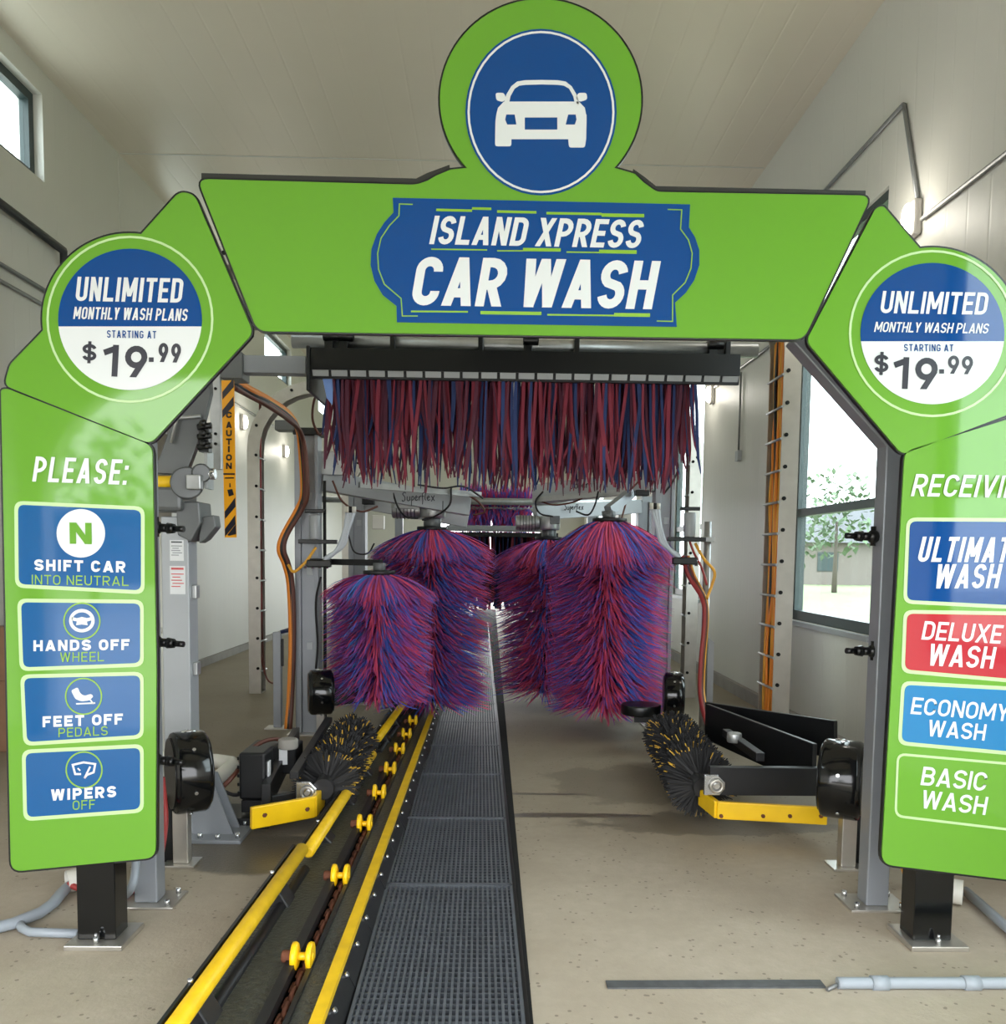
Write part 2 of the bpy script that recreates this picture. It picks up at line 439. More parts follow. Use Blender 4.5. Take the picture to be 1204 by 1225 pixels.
# ------------------------------------------------------------------ drawn capitals (DIN-like strokes), cap height 1
def arc(cx, cy, rx, ry, a0, a1, n=8):
    return [(cx+rx*math.cos(math.radians(a0+(a1-a0)*i/n)), cy+ry*math.sin(math.radians(a0+(a1-a0)*i/n))) for i in range(n+1)]
def glyph(ch, w, t):
    """list of (polyline, closed); centre lines inside a cell w wide"""
    h = t/2; l, r, b, T = h, w-h, h, 1-h; m = .5
    R = min((r-l)/2, .28); cx = w/2
    S = lambda *p: (list(p), False)
    tw = t*1.1
    D = lambda x0, y0, x1, y1, k=1: ([(x0-tw*k/2, y0), (x0+tw*k/2, y0), (x1+tw*k/2, y1), (x1-tw*k/2, y1)], 'P')
    e = tw/2
    if ch == 'I': return [S((cx, 0), (cx, 1))]
    if ch == 'L': return [S((l, 1), (l, b), (w, b))]
    if ch == 'T': return [S((0, T), (w, T)), S((cx, 0), (cx, T))]
    if ch == 'E': return [S((w, T), (l, T), (l, b), (w, b)), S((l, m), (w*.9, m))]
    if ch == 'F': return [S((w, T), (l, T), (l, 0)), S((l, m), (w*.88, m))]
    if ch == 'H': return [S((l, 0), (l, 1)), S((r, 0), (r, 1)), S((l, m), (r, m))]
    if ch == 'N': return [S((l, 0), (l, 1)), S((r, 0), (r, 1)), D(r-t*.02, 0, l+t*.02, 1)]
    if ch == 'M': return [S((l, 0), (l, 1)), S((r, 0), (r, 1)), D(cx, .22, l+t*.05, 1, .95), D(cx, .22, r-t*.05, 1, .95)]
    if ch == 'W':
        q = w*.27
        return [D(q, 0, e, 1), D(q, 0, cx, 1, .92), D(w-q, 0, cx, 1, .92), D(w-q, 0, w-e, 1)]
    if ch == 'V': return [D(cx, 0, e, 1), D(cx, 0, w-e, 1)]
    if ch == 'A': return [D(e, 0, cx, 1), D(w-e, 0, cx, 1), S((w*.22, .27), (w*.78, .27))]
    if ch == 'X': return [D(e, 0, w-e, 1), D(w-e, 0, e, 1)]
    if ch == 'Y': return [D(cx, .4, e, 1), D(cx, .4, w-e, 1), S((cx, 0), (cx, .42))]
    if ch == 'U': return [(  [(l, 1), (l, b+R)] + arc(l+R, b+R, R, R, 180, 270, 5)[1:] + arc(r-R, b+R, R, R, 270, 360, 5) + [(r, 1)], False)]
    if ch == 'O': return [(arc(r-R, T-R, R, R, 0, 90, 6)+arc(l+R, T-R, R, R, 90, 180, 6)+arc(l+R, b+R, R, R, 180, 270, 6)+arc(r-R, b+R, R, R, 270, 360, 6), True)]
    if ch == 'C': return [([(r, .7), (r, T-R)]+arc(r-R, T-R, R, R, 0, 90, 6)[1:]+arc(l+R, T-R, R, R, 90, 180, 6)+arc(l+R, b+R, R, R, 180, 270, 6)+arc(r-R, b+R, R, R, 270, 360, 6)+[(r, .3)], False)]
    if ch == 'G': return [([(r, .72), (r, T-R)]+arc(r-R, T-R, R, R, 0, 90, 6)[1:]+arc(l+R, T-R, R, R, 90, 180, 6)+arc(l+R, b+R, R, R, 180, 270, 6)+arc(r-R, b+R, R, R, 270, 360, 6)+[(r, .45), (cx, .45)], False)]
    if ch == 'D': return [([(l, b), (l, T), (r-R, T)]+arc(r-R, T-R, R, R, 90, 0, 6)[1:]+arc(r-R, b+R, R, R, 0, -90, 6)+[(l, b)], True)]
    if ch in 'PR':
        q = (T-.44)/2
        g = [S((l, 0), (l, 1)), ([(l, T), (r-q, T)]+arc(r-q, T-q, q, q, 90, -90, 8)[1:]+[(l, .44)], False)]
        if ch == 'R': g.append(D(w-e, 0, cx-.02, .46))
        return g
    if ch == 'B':
        q1 = (T-.52)/2; q2 = (.52-b)/2
        return [S((l, 0), (l, 1)), ([(l, T), (r-q1-.02, T)]+arc(r-q1-.02, T-q1, q1, q1, 90, -90, 8)[1:]+[(l, .52)], False), ([(l, .52), (r-q2, .52)]+arc(r-q2, b+q2, q2, q2, 90, -90, 8)[1:]+[(l, b)], False)]
    if ch == 'S' or ch == '$':
        q = (T-.5)/2; rx = (r-l)/2
        qb = (.5-b)/2
        g = [(arc(cx, T-q, rx, q, 10, 90, 5)+arc(cx, T-q, rx, q, 90, 235, 8)[1:]+arc(cx, b+qb, rx, qb, 55, -90, 8)+arc(cx, b+qb, rx, qb, -90, -170, 5)[1:], False)]
        if ch == '$': g.append(S((cx, -.16), (cx, 1.16)))
        return g
    if ch == '1': return [S((w*.72, 0), (w*.72, 1)), S((w*.72, 1-t*.6), (0, .74))]
    if ch == '9':
        q = .31-h*.5
        return [(arc(cx, T-q, (r-l)/2, q, 0, 360, 18)[:-1], True), D(w*.4, 0, r-t*.1, T-q-.1, 1.05)]
    if ch == '.': return [S((cx, 0), (cx, t*1.05))]
    if ch == ':': return [S((cx, 0), (cx, t*1.1)), S((cx, .6), (cx, .6+t*1.1))]
    return []
GW = {'I': None, 'M': 1.28, 'W': 1.5, '1': .72, 'L': .9, 'E': .9, 'F': .88, 'T': .95, 'A': 1.12, 'V': 1.08, 'X': 1.1, ' ': .32, '.': None, ':': None}
def cellw(ch, w, t):
    k = GW.get(ch, 1.0)
    return t*1.02 if k is None else w*k
def strokes(line, closed, t):
    """offset a polyline into quads with mitred joints"""
    p = [Vector((a[0], a[1])) for a in line]
    q = [p[0]]
    for a in p[1:]:
        if (a-q[-1]).length > 1e-4: q.append(a)
    if closed and (q[0]-q[-1]).length < 1e-4: q.pop()
    p = q; n = len(p); L = []; Rr = []
    for i in range(n):
        d0 = (p[i]-p[i-1]) if (i > 0 or closed) else None
        d1 = (p[(i+1) % n]-p[i]) if (i < n-1 or closed) else None
        d0 = d1 if d0 is None else d0; d1 = d0 if d1 is None else d1
        n0 = Vector((-d0.y, d0.x)).normalized(); n1 = Vector((-d1.y, d1.x)).normalized()
        mm = (n0+n1)
        if mm.length < .2: mm = n0
        mm.normalize(); k = t/2/max(.35, mm.dot(n0))
        L.append(p[i]+mm*k); Rr.append(p[i]-mm*k)
    return [(Rr[i], Rr[(i+1) % n], L[(i+1) % n], L[i]) for i in range(n if closed else n-1)]
YS = 3.38                                            # the plane the sign's faces stand in
def writing(name, text, BL, BR, TL, m, parent, t=.19, gap=.14, Y=YS-.012, depth=.004, label=None, mid=0):
    """capitals fitted between two base-line ends and a cap height (pixel corners on the sign plane)"""
    BLv, BRv, TLv = at(*BL, Y), at(*BR, Y), at(*TL, Y)
    asp = (BRv-BLv).length/abs((TLv-BLv).z)
    fixed = 0; prop = 0
    for ch in text:
        if GW.get(ch, 1) is None: fixed += t*1.02
        else: prop += GW.get(ch, 1.0)
    w = max((asp-fixed-gap*(len(text)-1))/prop, t*1.6) if prop else t
    tot = fixed+prop*w+gap*(len(text)-1)
    mb = MB(); u = 0
    ex = (BRv-BLv)/tot; ey = TLv-BLv
    n = Vector((0, -1, 0))
    for ch in text:
        cw = cellw(ch, w, t)
        for k, (line, closed) in enumerate(glyph(ch, cw, t)):
            for quad in ([[Vector(p) for p in line]] if closed == 'P' else strokes(line, closed, t)):
                f = [BLv+ex*(u+p.x)+ey*p.y+n*(k*.0004) for p in quad]
                mb.face(f)
        u += cw+gap
    o = mb.build(name, m, parent)
    return lab(o, label) if label else o

# ------------------------------------------------------------------ flat outlines on the sign plane
def rounded(poly, rad):
    out = []; n = len(poly)
    for i in range(n):
        p = Vector(poly[i][:2]); a = Vector(poly[i-1][:2]); b = Vector(poly[(i+1) % n][:2])
        r = poly[i][2] if len(poly[i]) > 2 else rad
        if r <= 0: out.append(tuple(p)); continue
        d0 = (a-p); d1 = (b-p); r = min(r, d0.length*.45, d1.length*.45); A = p+d0.normalized()*r; B = p+d1.normalized()*r
        for k in range(6):
            t = k/5; out.append(tuple(A*(1-t)**2+p*2*t*(1-t)+B*t*t))
    return out
def circ(cx, cy, rx, ry=None, a0=0, a1=360, n=48):
    ry = rx if ry is None else ry
    full = abs(a1-a0) >= 360
    return [(cx+rx*math.cos(math.radians(a0+(a1-a0)*i/n)), cy+ry*math.sin(math.radians(a0+(a1-a0)*i/n))) for i in range(n if full else n+1)]
def plate(mb, outline, Y, th, dx=0, dy=0):
    f = [at(x+dx, y+dy, Y) for x, y in outline]
    return mb.prism(f, [p+Vector((0, th, 0)) for p in f])
def ring(mb, out, inn, Y, th=.003):
    n = len(out); a = [at(*p, Y) for p in out]; b = [at(*p, Y) for p in inn]
    for i in range(n): mb.face([a[i], a[(i+1) % n], b[(i+1) % n], b[i]])
    return mb
def grow(poly, d):
    """push an outline outwards by d pixels"""
    poly = [q[:2] for q in poly]; n = len(poly); A = sum(poly[i][0]*poly[(i+1) % n][1]-poly[(i+1) % n][0]*poly[i][1] for i in range(n)); s = 1 if A > 0 else -1
    out = []
    for i in range(n):
        a, p, b = Vector(poly[i-1]), Vector(poly[i]), Vector(poly[(i+1) % n])
        n0 = Vector(((p-a).y, -(p-a).x)); n1 = Vector(((b-p).y, -(b-p).x))
        n0 = n0.normalized() if n0.length > 1e-6 else n1.normalized(); n1 = n1.normalized() if n1.length > 1e-6 else n0
        m = n0+n1; m = m.normalized() if m.length > .2 else n0
        out.append(tuple(p+m*s*d/max(.5, m.dot(n0))))
    return out

SG = thing('entrance_sign', 'lime green lit arch sign with blue round car emblem on two black posts', 'sign', tuple(gz(617, 1140)))
# outlines of the five lit panels (front faces)
pillarL = rounded([(1, 466, 8), (9, 465, 8), (182, 533, 10), (187, 800, 0), (186, 1026, 12), (13, 1043, 14), (8, 800, 0)], 10)
pillarR = rounded([(1083, 540, 10), (1256, 486, 8), (1264, 488, 8), (1246, 800, 0), (1236, 1056, 12), (1055, 1034, 14), (1068, 800, 0)], 10)
def cornerpanel(mir):
    if not mir:
        # start: arc from left contact to upper contact
        a = circ(154.5, 381, 104, 102, 172, 278, 26)
        q = rounded([(166, 281, 0), (215, 229, 10), (233, 233, 10), (303, 398, 9), (180, 531, 9), (5, 461, 9), (12, 436, 5), (51, 396, 0)], 9)
        return a+q[1:-1]
    a = circ(1115.5, 399, 106, 103, 262, 368, 26)
    q = rounded([(1221, 413, 0), (1258, 446, 5), (1264, 474, 9), (1080, 544, 9), (965, 408, 9), (1048, 249, 8), (1057, 246, 8), (1101, 297, 0)], 9)
    return a+q[1:-1]
cornerL, cornerR = cornerpanel(0), cornerpanel(1)
beam = rounded([(308, 396, 12), (236, 214, 14), (498, 221, 8), (512, 216, 0), (522, 210, 0), (539, 203, 0)] + [p+(0,) for p in circ(647, 119, 120.5, 120, 137, 403, 60)] + [(760, 208, 0), (770, 218, 0), (786, 229.5, 5), (1043, 234, 14), (962, 406, 12)], 0)
panels = [('pillar_panel', pillarL), ('corner_panel', cornerL), ('header_panel', beam), ('corner_panel', cornerR), ('pillar_panel', pillarR)]
PN = []
for nm, ol in panels:
    pn = plate(MB(), ol, YS-.008, .02).build(nm, 'lime', SG); PN.append(pn)
    plate(MB(), grow(ol, 2.2), YS, .02).build('panel_edge', 'sign_edge', pn)
    plate(MB(), grow(ol, .5), YS+.02, .035).build('panel_housing', 'sign_back', pn)
# raised grey capping along the top of the header
hb = PN[2]
for pts in ([(241, 207), (498, 213.5), (511, 207), (538, 197)], [(758, 202), (772, 212), (785, 222.5), (1036, 228)]):
    mb = MB()
    for p, q in zip(pts, pts[1:]):
        f = [at(p[0], p[1], YS+.012), at(q[0], q[1], YS+.012), at(q[0], q[1]+8, YS+.012), at(p[0], p[1]+8, YS+.012)]
        mb.prism(f, [v+Vector((0, .07, 0)) for v in f])
    mb.build('top_capping', 'sign_back', hb)
# posts
for (xl, xr, yb, yt) in ((92, 138, 1131, 1020), (1094, 1140, 1132, 1030)):
    g = gz((xl+xr)/2, yb); y0 = g.y; x0 = at(xl, 1100, y0).x; x1 = at(xr, 1100, y0).x
    pt = MB().box(x0, x1, y0, y0+.12, .022, .62).build('post', 'gloss_black', SG, .006)
    bp = MB().box(x0-.03, x1+.045, y0-.055, y0+.17, 0, .022).build('base_plate', 'stainless', pt, .004)
    for bx, by in (((x0+x1)/2+.01, y0-.028), ((x0+x1)/2, y0+.145)):
        mb = MB(); mb.cyl((bx, by, .022), (bx, by, .045), .011, 6); mb.cyl((bx, by, .045), (bx, by, .06), .006, 8)
        mb.build('anchor_bolt', 'chrome', pt)
YA, YB_ = YS-.0105, YS-.0125
# --- header: car emblem
plate(MB(), circ(647.5, 134, 90.5, 99.5), YA, .003).build('emblem_disc', 'sign_blue', hb)
ring(MB(), circ(647.5, 134, 88, 97), circ(647.5, 134, 85.4, 94.4), YB_).build('emblem_ring', 'sign_white', hb)
mb = MB()
def flat(mb, pts, Y=YB_): return mb.face([at(*p, Y) for p in pts])
def holed(mb, top, bot):                              # strip between two outlines with equal counts
    for i in range(len(top)-1): mb.face([at(*top[i], YB_), at(*top[i+1], YB_), at(*bot[i+1], YB_), at(*bot[i], YB_)])
# roof band
ro = [(603, 124), (606, 113), (612, 103), (619, 97.5), (628, 96), (648, 95.6), (668, 96), (677, 97.5), (684, 103), (690, 113), (693, 124)]
ri = [(609, 124), (611, 115), (616, 106), (621.5, 102.5), (629, 101.5), (648, 101), (667, 101.5), (675, 102.5), (681, 106), (686, 115), (688, 124)]
holed(mb, ro, ri)
# bonnet with windscreen foot, left and right lamps and grille left open
flat(mb, [(603, 121.5), (693, 121.5), (700, 129), (701.5, 137), (594, 137), (596, 129)])
flat(mb, [(594, 137), (606, 137), (604.5, 143), (593, 145)]); flat(mb, [(702, 137), (689, 137), (690, 143), (702, 145)])
flat(mb, [(616, 137), (628, 140.5), (628, 155), (618, 149)]); flat(mb, [(680, 137), (667, 140.5), (667, 155), (677, 149)])
flat(mb, [(616, 137), (680, 137), (667, 140.5), (628, 140.5)])
flat(mb, [(593, 145), (604.5, 143), (607, 149), (618, 149), (628, 155), (667, 155), (677, 149), (688, 149), (690, 143), (702, 145), (701.5, 166.5), (592.5, 166.5)])
flat(mb, rounded([(592.5, 166.5, 0), (612, 166.5, 0), (612, 175), (592.5, 175)], 3)); flat(mb, rounded([(680, 166.5, 0), (701.5, 166.5, 0), (700, 176.5), (681, 176.5)], 3))
flat(mb, rounded([(593, 111), (603, 111), (606, 118), (602, 122), (594, 120)], 3)); flat(mb, rounded([(692, 111), (702, 111), (703, 119), (694, 122), (689, 118)], 3))
mb.build('car_symbol', 'sign_white', hb)
# --- header: name label
lab_ol = [(470, 236.5), (826, 244.5), (824.5, 272)] + [(832, 284), (837, 299), (837, 317), (831, 335), (821, 350), (808, 362)] + [(810, 391), (475, 385.5), (474.5, 366)] + [(458, 353), (448, 336), (443.5, 317), (444.5, 298), (451, 280), (460, 266), (471, 254)]
plate(MB(), lab_ol, YA, .003).build('name_label', 'sign_blue', hb)
mb = MB()
def stroke(mb, pts, w, Y=YB_):
    for q in strokes(pts, False, w): mb.face([at(p.x, p.y, Y) for p in q])
stroke(mb, [(494, 244.5), (478, 244), (477.5, 258), (466, 270), (456, 285), (452, 303), (453, 322), (460, 340), (480, 357), (481.5, 378), (500, 378)], 1.3)
stroke(mb, [(799, 250.5), (816, 251), (814.5, 274), (824, 287), (828.5, 303), (827, 321), (820, 338), (805, 353), (805, 384.5), (786, 384)], 1.3)
for a, b, w in (((522, 251), (565, 252), 3), ((565, 249.3), (588, 249.8), 3), ((595, 253), (642, 254), 3), ((654, 255), (720, 256), 3), ((720, 257.2), (771, 258), 4.2),
                ((516, 298), (583, 299), 1.6), ((595, 300), (626, 300), 1.6), ((626, 298.5), (671, 299), 4), ((678, 301.5), (717, 302), 1.6), ((717, 300.8), (762, 301.5), 4.4),
                ((492, 372.5), (560, 373), 2), ((575, 374), (648, 375), 4), ((655, 376.5), (735, 377.5), 2), ((735, 376.5), (778, 377), 4.4)):
    stroke(mb, [a, b], w)
mb.build('accent_lines', 'lime_line', hb)
writing('lettering', 'ISLAND XPRESS', (513.5, 292), (765, 297), (520.5, 258), 'sign_white', hb, .175, .1)
writing('lettering', 'CAR WASH', (491, 365), (780, 370), (501, 307), 'sign_white', hb, .19, .085)
# --- price discs
def price(pn, cx, cy, ydiv, L):
    ring(MB(), circ(cx, cy, 100), circ(cx, cy, 97.2), YA).build('ring_line', 'pale_green', pn)
    top = [p for p in circ(cx, cy, 86, 84.5, 0, -180, 36)]
    k = math.asin((ydiv-cy)/84.5)*180/PI
    plate(MB(), circ(cx, cy, 86, 84.5, k, -180-k, 40), YA, .002).build('blue_field', 'sign_blue', pn)
    plate(MB(), circ(cx, cy, 86, 84.5, k, 180-k, 40), YA, .002).build('white_field', 'sign_white', pn)
    for (tx, a, b, c, m, t, g) in L: writing('lettering', tx, a, b, c, m, pn, t, g)
price(PN[1], 155.5, 382, 390.5, [
    ('UNLIMITED', (90, 360), (217, 362), (93, 331), 'sign_white', .155, .1), ('MONTHLY WASH PLANS', (87.5, 381.5), (223.5, 384), (89.5, 367), 'sign_white', .145, .1),
    ('STARTING AT', (128, 404), (187, 405), (128, 395), 'sign_blue', .15, .17), ('$', (98, 431), (115, 432), (99, 411), 'ink', .2, .1),
    ('19', (123, 450), (175, 452), (125, 412), 'ink', .19, .16), ('.', (178, 433), (184, 433), (178, 409), 'ink', .22, .1), ('99', (189, 433), (216, 434), (190, 410), 'ink', .19, .15)])
price(PN[3], 1116, 399, 408.3, [
    ('UNLIMITED', (1053, 374.5), (1180, 376.5), (1057, 348), 'sign_white', .155, .1), ('MONTHLY WASH PLANS', (1046, 397), (1182, 399), (1048.5, 385), 'sign_white', .145, .1),
    ('STARTING AT', (1082, 420), (1141, 420.5), (1082, 411.5), 'sign_blue', .15, .17), ('$', (1046, 445), (1063, 445.5), (1047, 424), 'ink', .2, .1),
    ('19', (1069, 465), (1121, 466), (1071, 427), 'ink', .19, .16), ('.', (1124, 447), (1130, 447), (1124, 424), 'ink', .22, .1), ('99', (1134, 447), (1164, 448), (1135, 425), 'ink', .19, .15)])
# --- left pillar: instruction plates
def iplate(pn, quad, m, border='pale_green', b=4.5, nm='instruction_plate'):
    ol = rounded(quad, 11)
    plate(MB(), ol, YA, .002).build('plate_border', border, pn)
    return plate(MB(), rounded([tuple(p) for p in grow(quad, -b)], 8), YB_+.0003, .002).build(nm, m, pn)
pl = PN[0]; YC = YB_-.0015
writing('lettering', 'PLEASE:', (38.5, 576), (151, 580), (43, 546), 'sign_white', pl, .15, .13)
iplate(pl, [(17, 599), (173, 606), (173, 711), (18, 703)], 'plate_blue')
plate(MB(), circ(96.7, 638, 29), YC, .001).build('symbol_disc', 'sign_white', pl)
writing('symbol', 'N', (83.5, 650.5), (110, 651), (83, 625), 'lime', pl, .3, .1, Y=YC-.002)
writing('lettering', 'SHIFT CAR', (41, 682.5), (150, 685), (41, 669), 'sign_white', pl, .24, .22, Y=YC)
writing('lettering', 'INTO NEUTRAL', (38, 699), (154, 701), (38, 687.5), 'lime_line', pl, .12, .2, Y=YC)
iplate(pl, [(20.5, 716), (172, 717.5), (172, 797.5), (23.5, 803)], 'plate_blue')
ring(MB(), circ(98, 743, 22.3), circ(98, 743, 20.6), YC).build('symbol_ring', 'lime_line', pl)
mb = MB(); ring(mb, circ(98, 742.5, 15.3, 14), circ(98, 742.5, 11.3, 10), YC)
flat(mb, [(86, 738), (92, 739.5), (98, 738), (104, 739.5), (110, 738), (110, 742), (104, 743.5), (105, 748), (98, 747), (91, 748), (92, 743.5), (86, 742)], YC)
mb.build('symbol', 'sign_white', pl)
writing('lettering', 'HANDS OFF', (40, 779), (155, 777.5), (40, 766), 'sign_white', pl, .24, .22, Y=YC)
writing('lettering', 'WHEEL', (72, 792), (124.5, 791), (72, 780.5), 'lime_line', pl, .12, .2, Y=YC)
iplate(pl, [(24, 807), (172, 803.5), (172, 883.5), (28, 892.5)], 'plate_blue')
ring(MB(), circ(100, 833, 22.3), circ(100, 833, 20.6), YC).build('symbol_ring', 'lime_line', pl)
mb = MB()
flat(mb, rounded([(85, 826), (93, 822), (96, 829.5), (101, 832.5), (109, 830), (112, 833), (107, 838), (97, 839), (90, 836)], 2.5), YC)
stroke(mb, [(91, 842), (114, 841)], 1.8, YC); stroke(mb, [(107, 836), (112, 842)], 1.8, YC)
mb.build('symbol', 'sign_white', pl)
writing('lettering', 'FEET OFF', (51, 870), (147, 866.5), (51, 857), 'sign_white', pl, .24, .22, Y=YC)
writing('lettering', 'PEDALS', (70, 882), (129, 879.5), (70, 871), 'lime_line', pl, .12, .2, Y=YC)
iplate(pl, [(26, 897), (172, 890), (172, 972), (28, 982.5)], 'plate_blue')
ring(MB(), circ(100.6, 921, 22.3), circ(100.6, 921, 20.6), YC).build('symbol_ring', 'lime_line', pl)
mb = MB()
stroke(mb, [(97, 926), (90, 926), (87, 915), (100, 912), (114, 914), (112, 924), (104, 927), (101, 931)], 2.4, YC); stroke(mb, [(93, 919), (96, 922)], 1.8, YC)
stroke(mb, [(108, 917), (101, 931)], 2.2, YC)
mb.build('symbol', 'sign_white', pl)
writing('lettering', 'WIPERS', (61, 958), (139, 953.5), (61, 944.5), 'sign_white', pl, .24, .22, Y=YC)
writing('lettering', 'OFF', (87, 969), (114, 967.5), (87, 958), 'lime_line', pl, .12, .2, Y=YC)
# --- right pillar: wash menu
pr = PN[4]
writing('lettering', 'RECEIVING', (1090, 593.5), (1236, 596), (1096.5, 567), 'sign_white', pr, .15, .13)
iplate(pr, [(1085, 619, 12), (1245, 620), (1240, 730), (1081, 722)], 'sign_blue', nm='menu_plate')
writing('lettering', 'ULTIMATE', (1097.5, 672), (1220, 673), (1104.5, 642), 'sign_white', pr, .155, .12, Y=YC)
writing('lettering', 'WASH', (1117, 704), (1194, 703.5), (1123, 675), 'sign_white', pr, .155, .12, Y=YC)
iplate(pr, [(1081.5, 729.5), (1242, 732), (1237, 819), (1078.5, 805)], 'plate_red', nm='menu_plate')
writing('lettering', 'DELUXE', (1102.5, 765), (1197, 770), (1107, 743), 'sign_white', pr, .155, .12, Y=YC)
writing('lettering', 'WASH', (1109.5, 796), (1188, 800), (1114.5, 770), 'sign_white', pr, .155, .12, Y=YC)
iplate(pr, [(1079, 814.5), (1240, 823), (1236, 906), (1074.5, 891)], 'plate_cyan', nm='menu_plate')
writing('lettering', 'ECONOMY', (1089.5, 854), (1206, 863), (1093, 834), 'sign_white', pr, .155, .12, Y=YC)
writing('lettering', 'WASH', (1109.5, 880.5), (1178, 886), (1112.5, 861), 'sign_white', pr, .155, .12, Y=YC)
iplate(pr, [(1073.5, 900.5), (1238, 915), (1234, 997), (1070.5, 977.5)], 'lime', b=3, nm='menu_plate')
writing('lettering', 'BASIC', (1101.5, 939), (1179, 946.5), (1105.5, 917), 'sign_white', pr, .155, .12, Y=YC)
writing('lettering', 'WASH', (1101.5, 966.5), (1179, 975), (1105.5, 945), 'sign_white', pr, .155, .12, Y=YC)

# ------------------------------------------------------------------ grey spray arch just behind the sign
def nozzle(parent, p, d, sc=1.0):
    p = Vector(p); d = Vector(d).normalized(); mb = MB()
    mb.sphere(p, .03*sc, 10, 6); mb.cyl(p, p+d*.055*sc, .019*sc, 10); mb.cyl(p+d*.055*sc, p+d*.085*sc, .025*sc, 10, .02*sc); mb.cyl(p+d*.085*sc, p+d*.13*sc, .013*sc, 8)
    mb.cyl(p-Vector((0, 0, .04*sc)), p+Vector((0, 0, .045*sc)), .012*sc, 8)
    return mb.build('spray_nozzle', 'black_plastic', parent)
SA = thing('spray_arch', 'grey square tube spray arch standing close behind the lime sign', 'spray arch', (-.15, 3.82, 0))
A_Y = 3.82
lb = gz(173, 1085); rb = gz(1053, 1090); w2 = .05
lx, rx = lb.x, rb.x
zc = at(1066, 530, A_Y).z
MB().box(lx-w2, lx+w2, A_Y-w2, A_Y+w2, .012, zc).build('upright', 'frame_grey', SA, .006)
MB().box(rx-w2, rx+w2, A_Y-w2, A_Y+w2, .012, zc+.02).build('upright', 'frame_grey', SA, .006)
pr1 = at(954, 401, A_Y); pl1 = Vector((lx+(rx-pr1.x), A_Y, pr1.z))
MB().bar((rx, A_Y, zc), (pr1.x, A_Y, pr1.z), .1, .1, (0, 1, 0)).build('corner_tube', 'frame_grey', SA, .006)
MB().bar((lx, A_Y, zc), (pl1.x, A_Y, pl1.z), .1, .1, (0, 1, 0)).build('corner_tube', 'frame_grey', SA, .006)
MB().box(pl1.x-.02, pr1.x+.02, A_Y-w2, A_Y+w2, pr1.z-.01, pr1.z+.09).build('cross_tube', 'frame_grey', SA, .006)
for bx, yy in ((lx, A_Y), (rx, A_Y)):
    p = MB().cbox((bx, yy, .006), .27, .2, .012).build('base_plate', 'stainless', SA, .003)
    for sx_ in (-.1, .1):
        for sy_ in (-.07, .07): MB().cyl((bx+sx_, yy+sy_, .012), (bx+sx_, yy+sy_, .035), .012, 6).build('anchor_bolt', 'chrome', p)
for y in (631, 768, 909): nozzle(SA, at(187, y, A_Y-.0), (1, -.2, -.05))
for y in (642, 779): nozzle(SA, at(1045, y, A_Y-.0), (-1, -.15, .02))

# ------------------------------------------------------------------ conveyor in the floor
CX = -.645
CV = thing('conveyor', 'long black conveyor track with yellow guide rails, rusty chain and yellow rollers', 'conveyor', (CX, 3.0, 0))
Y0, Y1 = 1.75, 25.0
MB().box(-.93, -.685, Y0, Y1, .0, .10).build('deck_plate', 'wet_deck', CV)
MB().box(-.605, -.535, Y0, Y1, .0, .10).build('deck_plate', 'wet_deck', CV)
MB().box(-.685, -.605, Y0, Y1, .0, .015).build('slot_floor', 'deep', CV)
MB().box(-.70, -.665, Y0, Y1, .09, .125).build('slot_bar', 'steel_dark', CV)
MB().box(-.622, -.605, Y0, Y1, .09, .112).build('slot_lip', 'steel_dark', CV)
mb = MB(); y = Y0                                   # chain: alternating links
i = 0
while y < 11:
    a = (0, 0, 1) if i % 2 else (1, 0, 0); up = Vector(a); c = Vector((-.642, y, .075)); L = .05; s_ = up*.016
    mb.tube([c+Vector((0, -L/2, 0))+s_, c+Vector((0, L/2, 0))+s_, c+Vector((0, L/2+.012, 0)), c+Vector((0, L/2, 0))-s_, c+Vector((0, -L/2, 0))-s_, c+Vector((0, -L/2-.012, 0))], .008, 6, closed=True)
    y += .052; i += 1
ch = mb.build('chain', 'rust', CV); ch['kind'] = 'stuff'
MB().box(-.537, -.497, Y0, Y1, .10, .125).build('edge_angle', 'yellow_worn', CV)
mb = MB(); mb.prism([(-.525, Y0, .10), (-.497, Y0, .10), (-.445, Y0, 0), (-.535, Y0, 0)], [(-.525, Y1, .10), (-.497, Y1, .10), (-.445, Y1, 0), (-.535, Y1, 0)])
mb.build('side_plate', 'steel_dark', CV)
yy = 2.0
while yy < 9:
    MB().cyl((-.49, yy, .085), (-.478, yy, .093), .010, 6).build('side_bolt', 'chrome', CV); yy += .24
yy = 2.1
while yy < 8:
    MB().frame((-.47, yy, .045), Vector((0, 1, 0)), Vector((.887, 0, .46)), Vector((-.46, 0, .887)), .012, .004, .045).build('side_rib', 'black', CV); yy += .45
for y in (1139, 1043, 981.5, 944.5, 916.5, 893, 875, 859):
    p = gz(367, y, .15); Yr = p.y
    rl = MB()
    for dx in (-.026, .026):
        s_ = 1 if dx > 0 else -1
        rl.tube([(CX+dx-.013*s_, Yr, .135), (CX+dx-.008*s_, Yr, .135), (CX+dx, Yr, .135), (CX+dx+.010*s_, Yr, .135)], [.03, .046, .05, .048], 20)
    rl.cyl((CX-.04, Yr, .135), (CX+.04, Yr, .135), .014, 10)
    r_ = rl.build('roller', 'yellow', CV)
    MB().cyl((CX-.075, Yr+.01, .13), (CX-.04, Yr+.01, .13), .022, 12, bev=.006).build('axle_end', 'rust', r_)
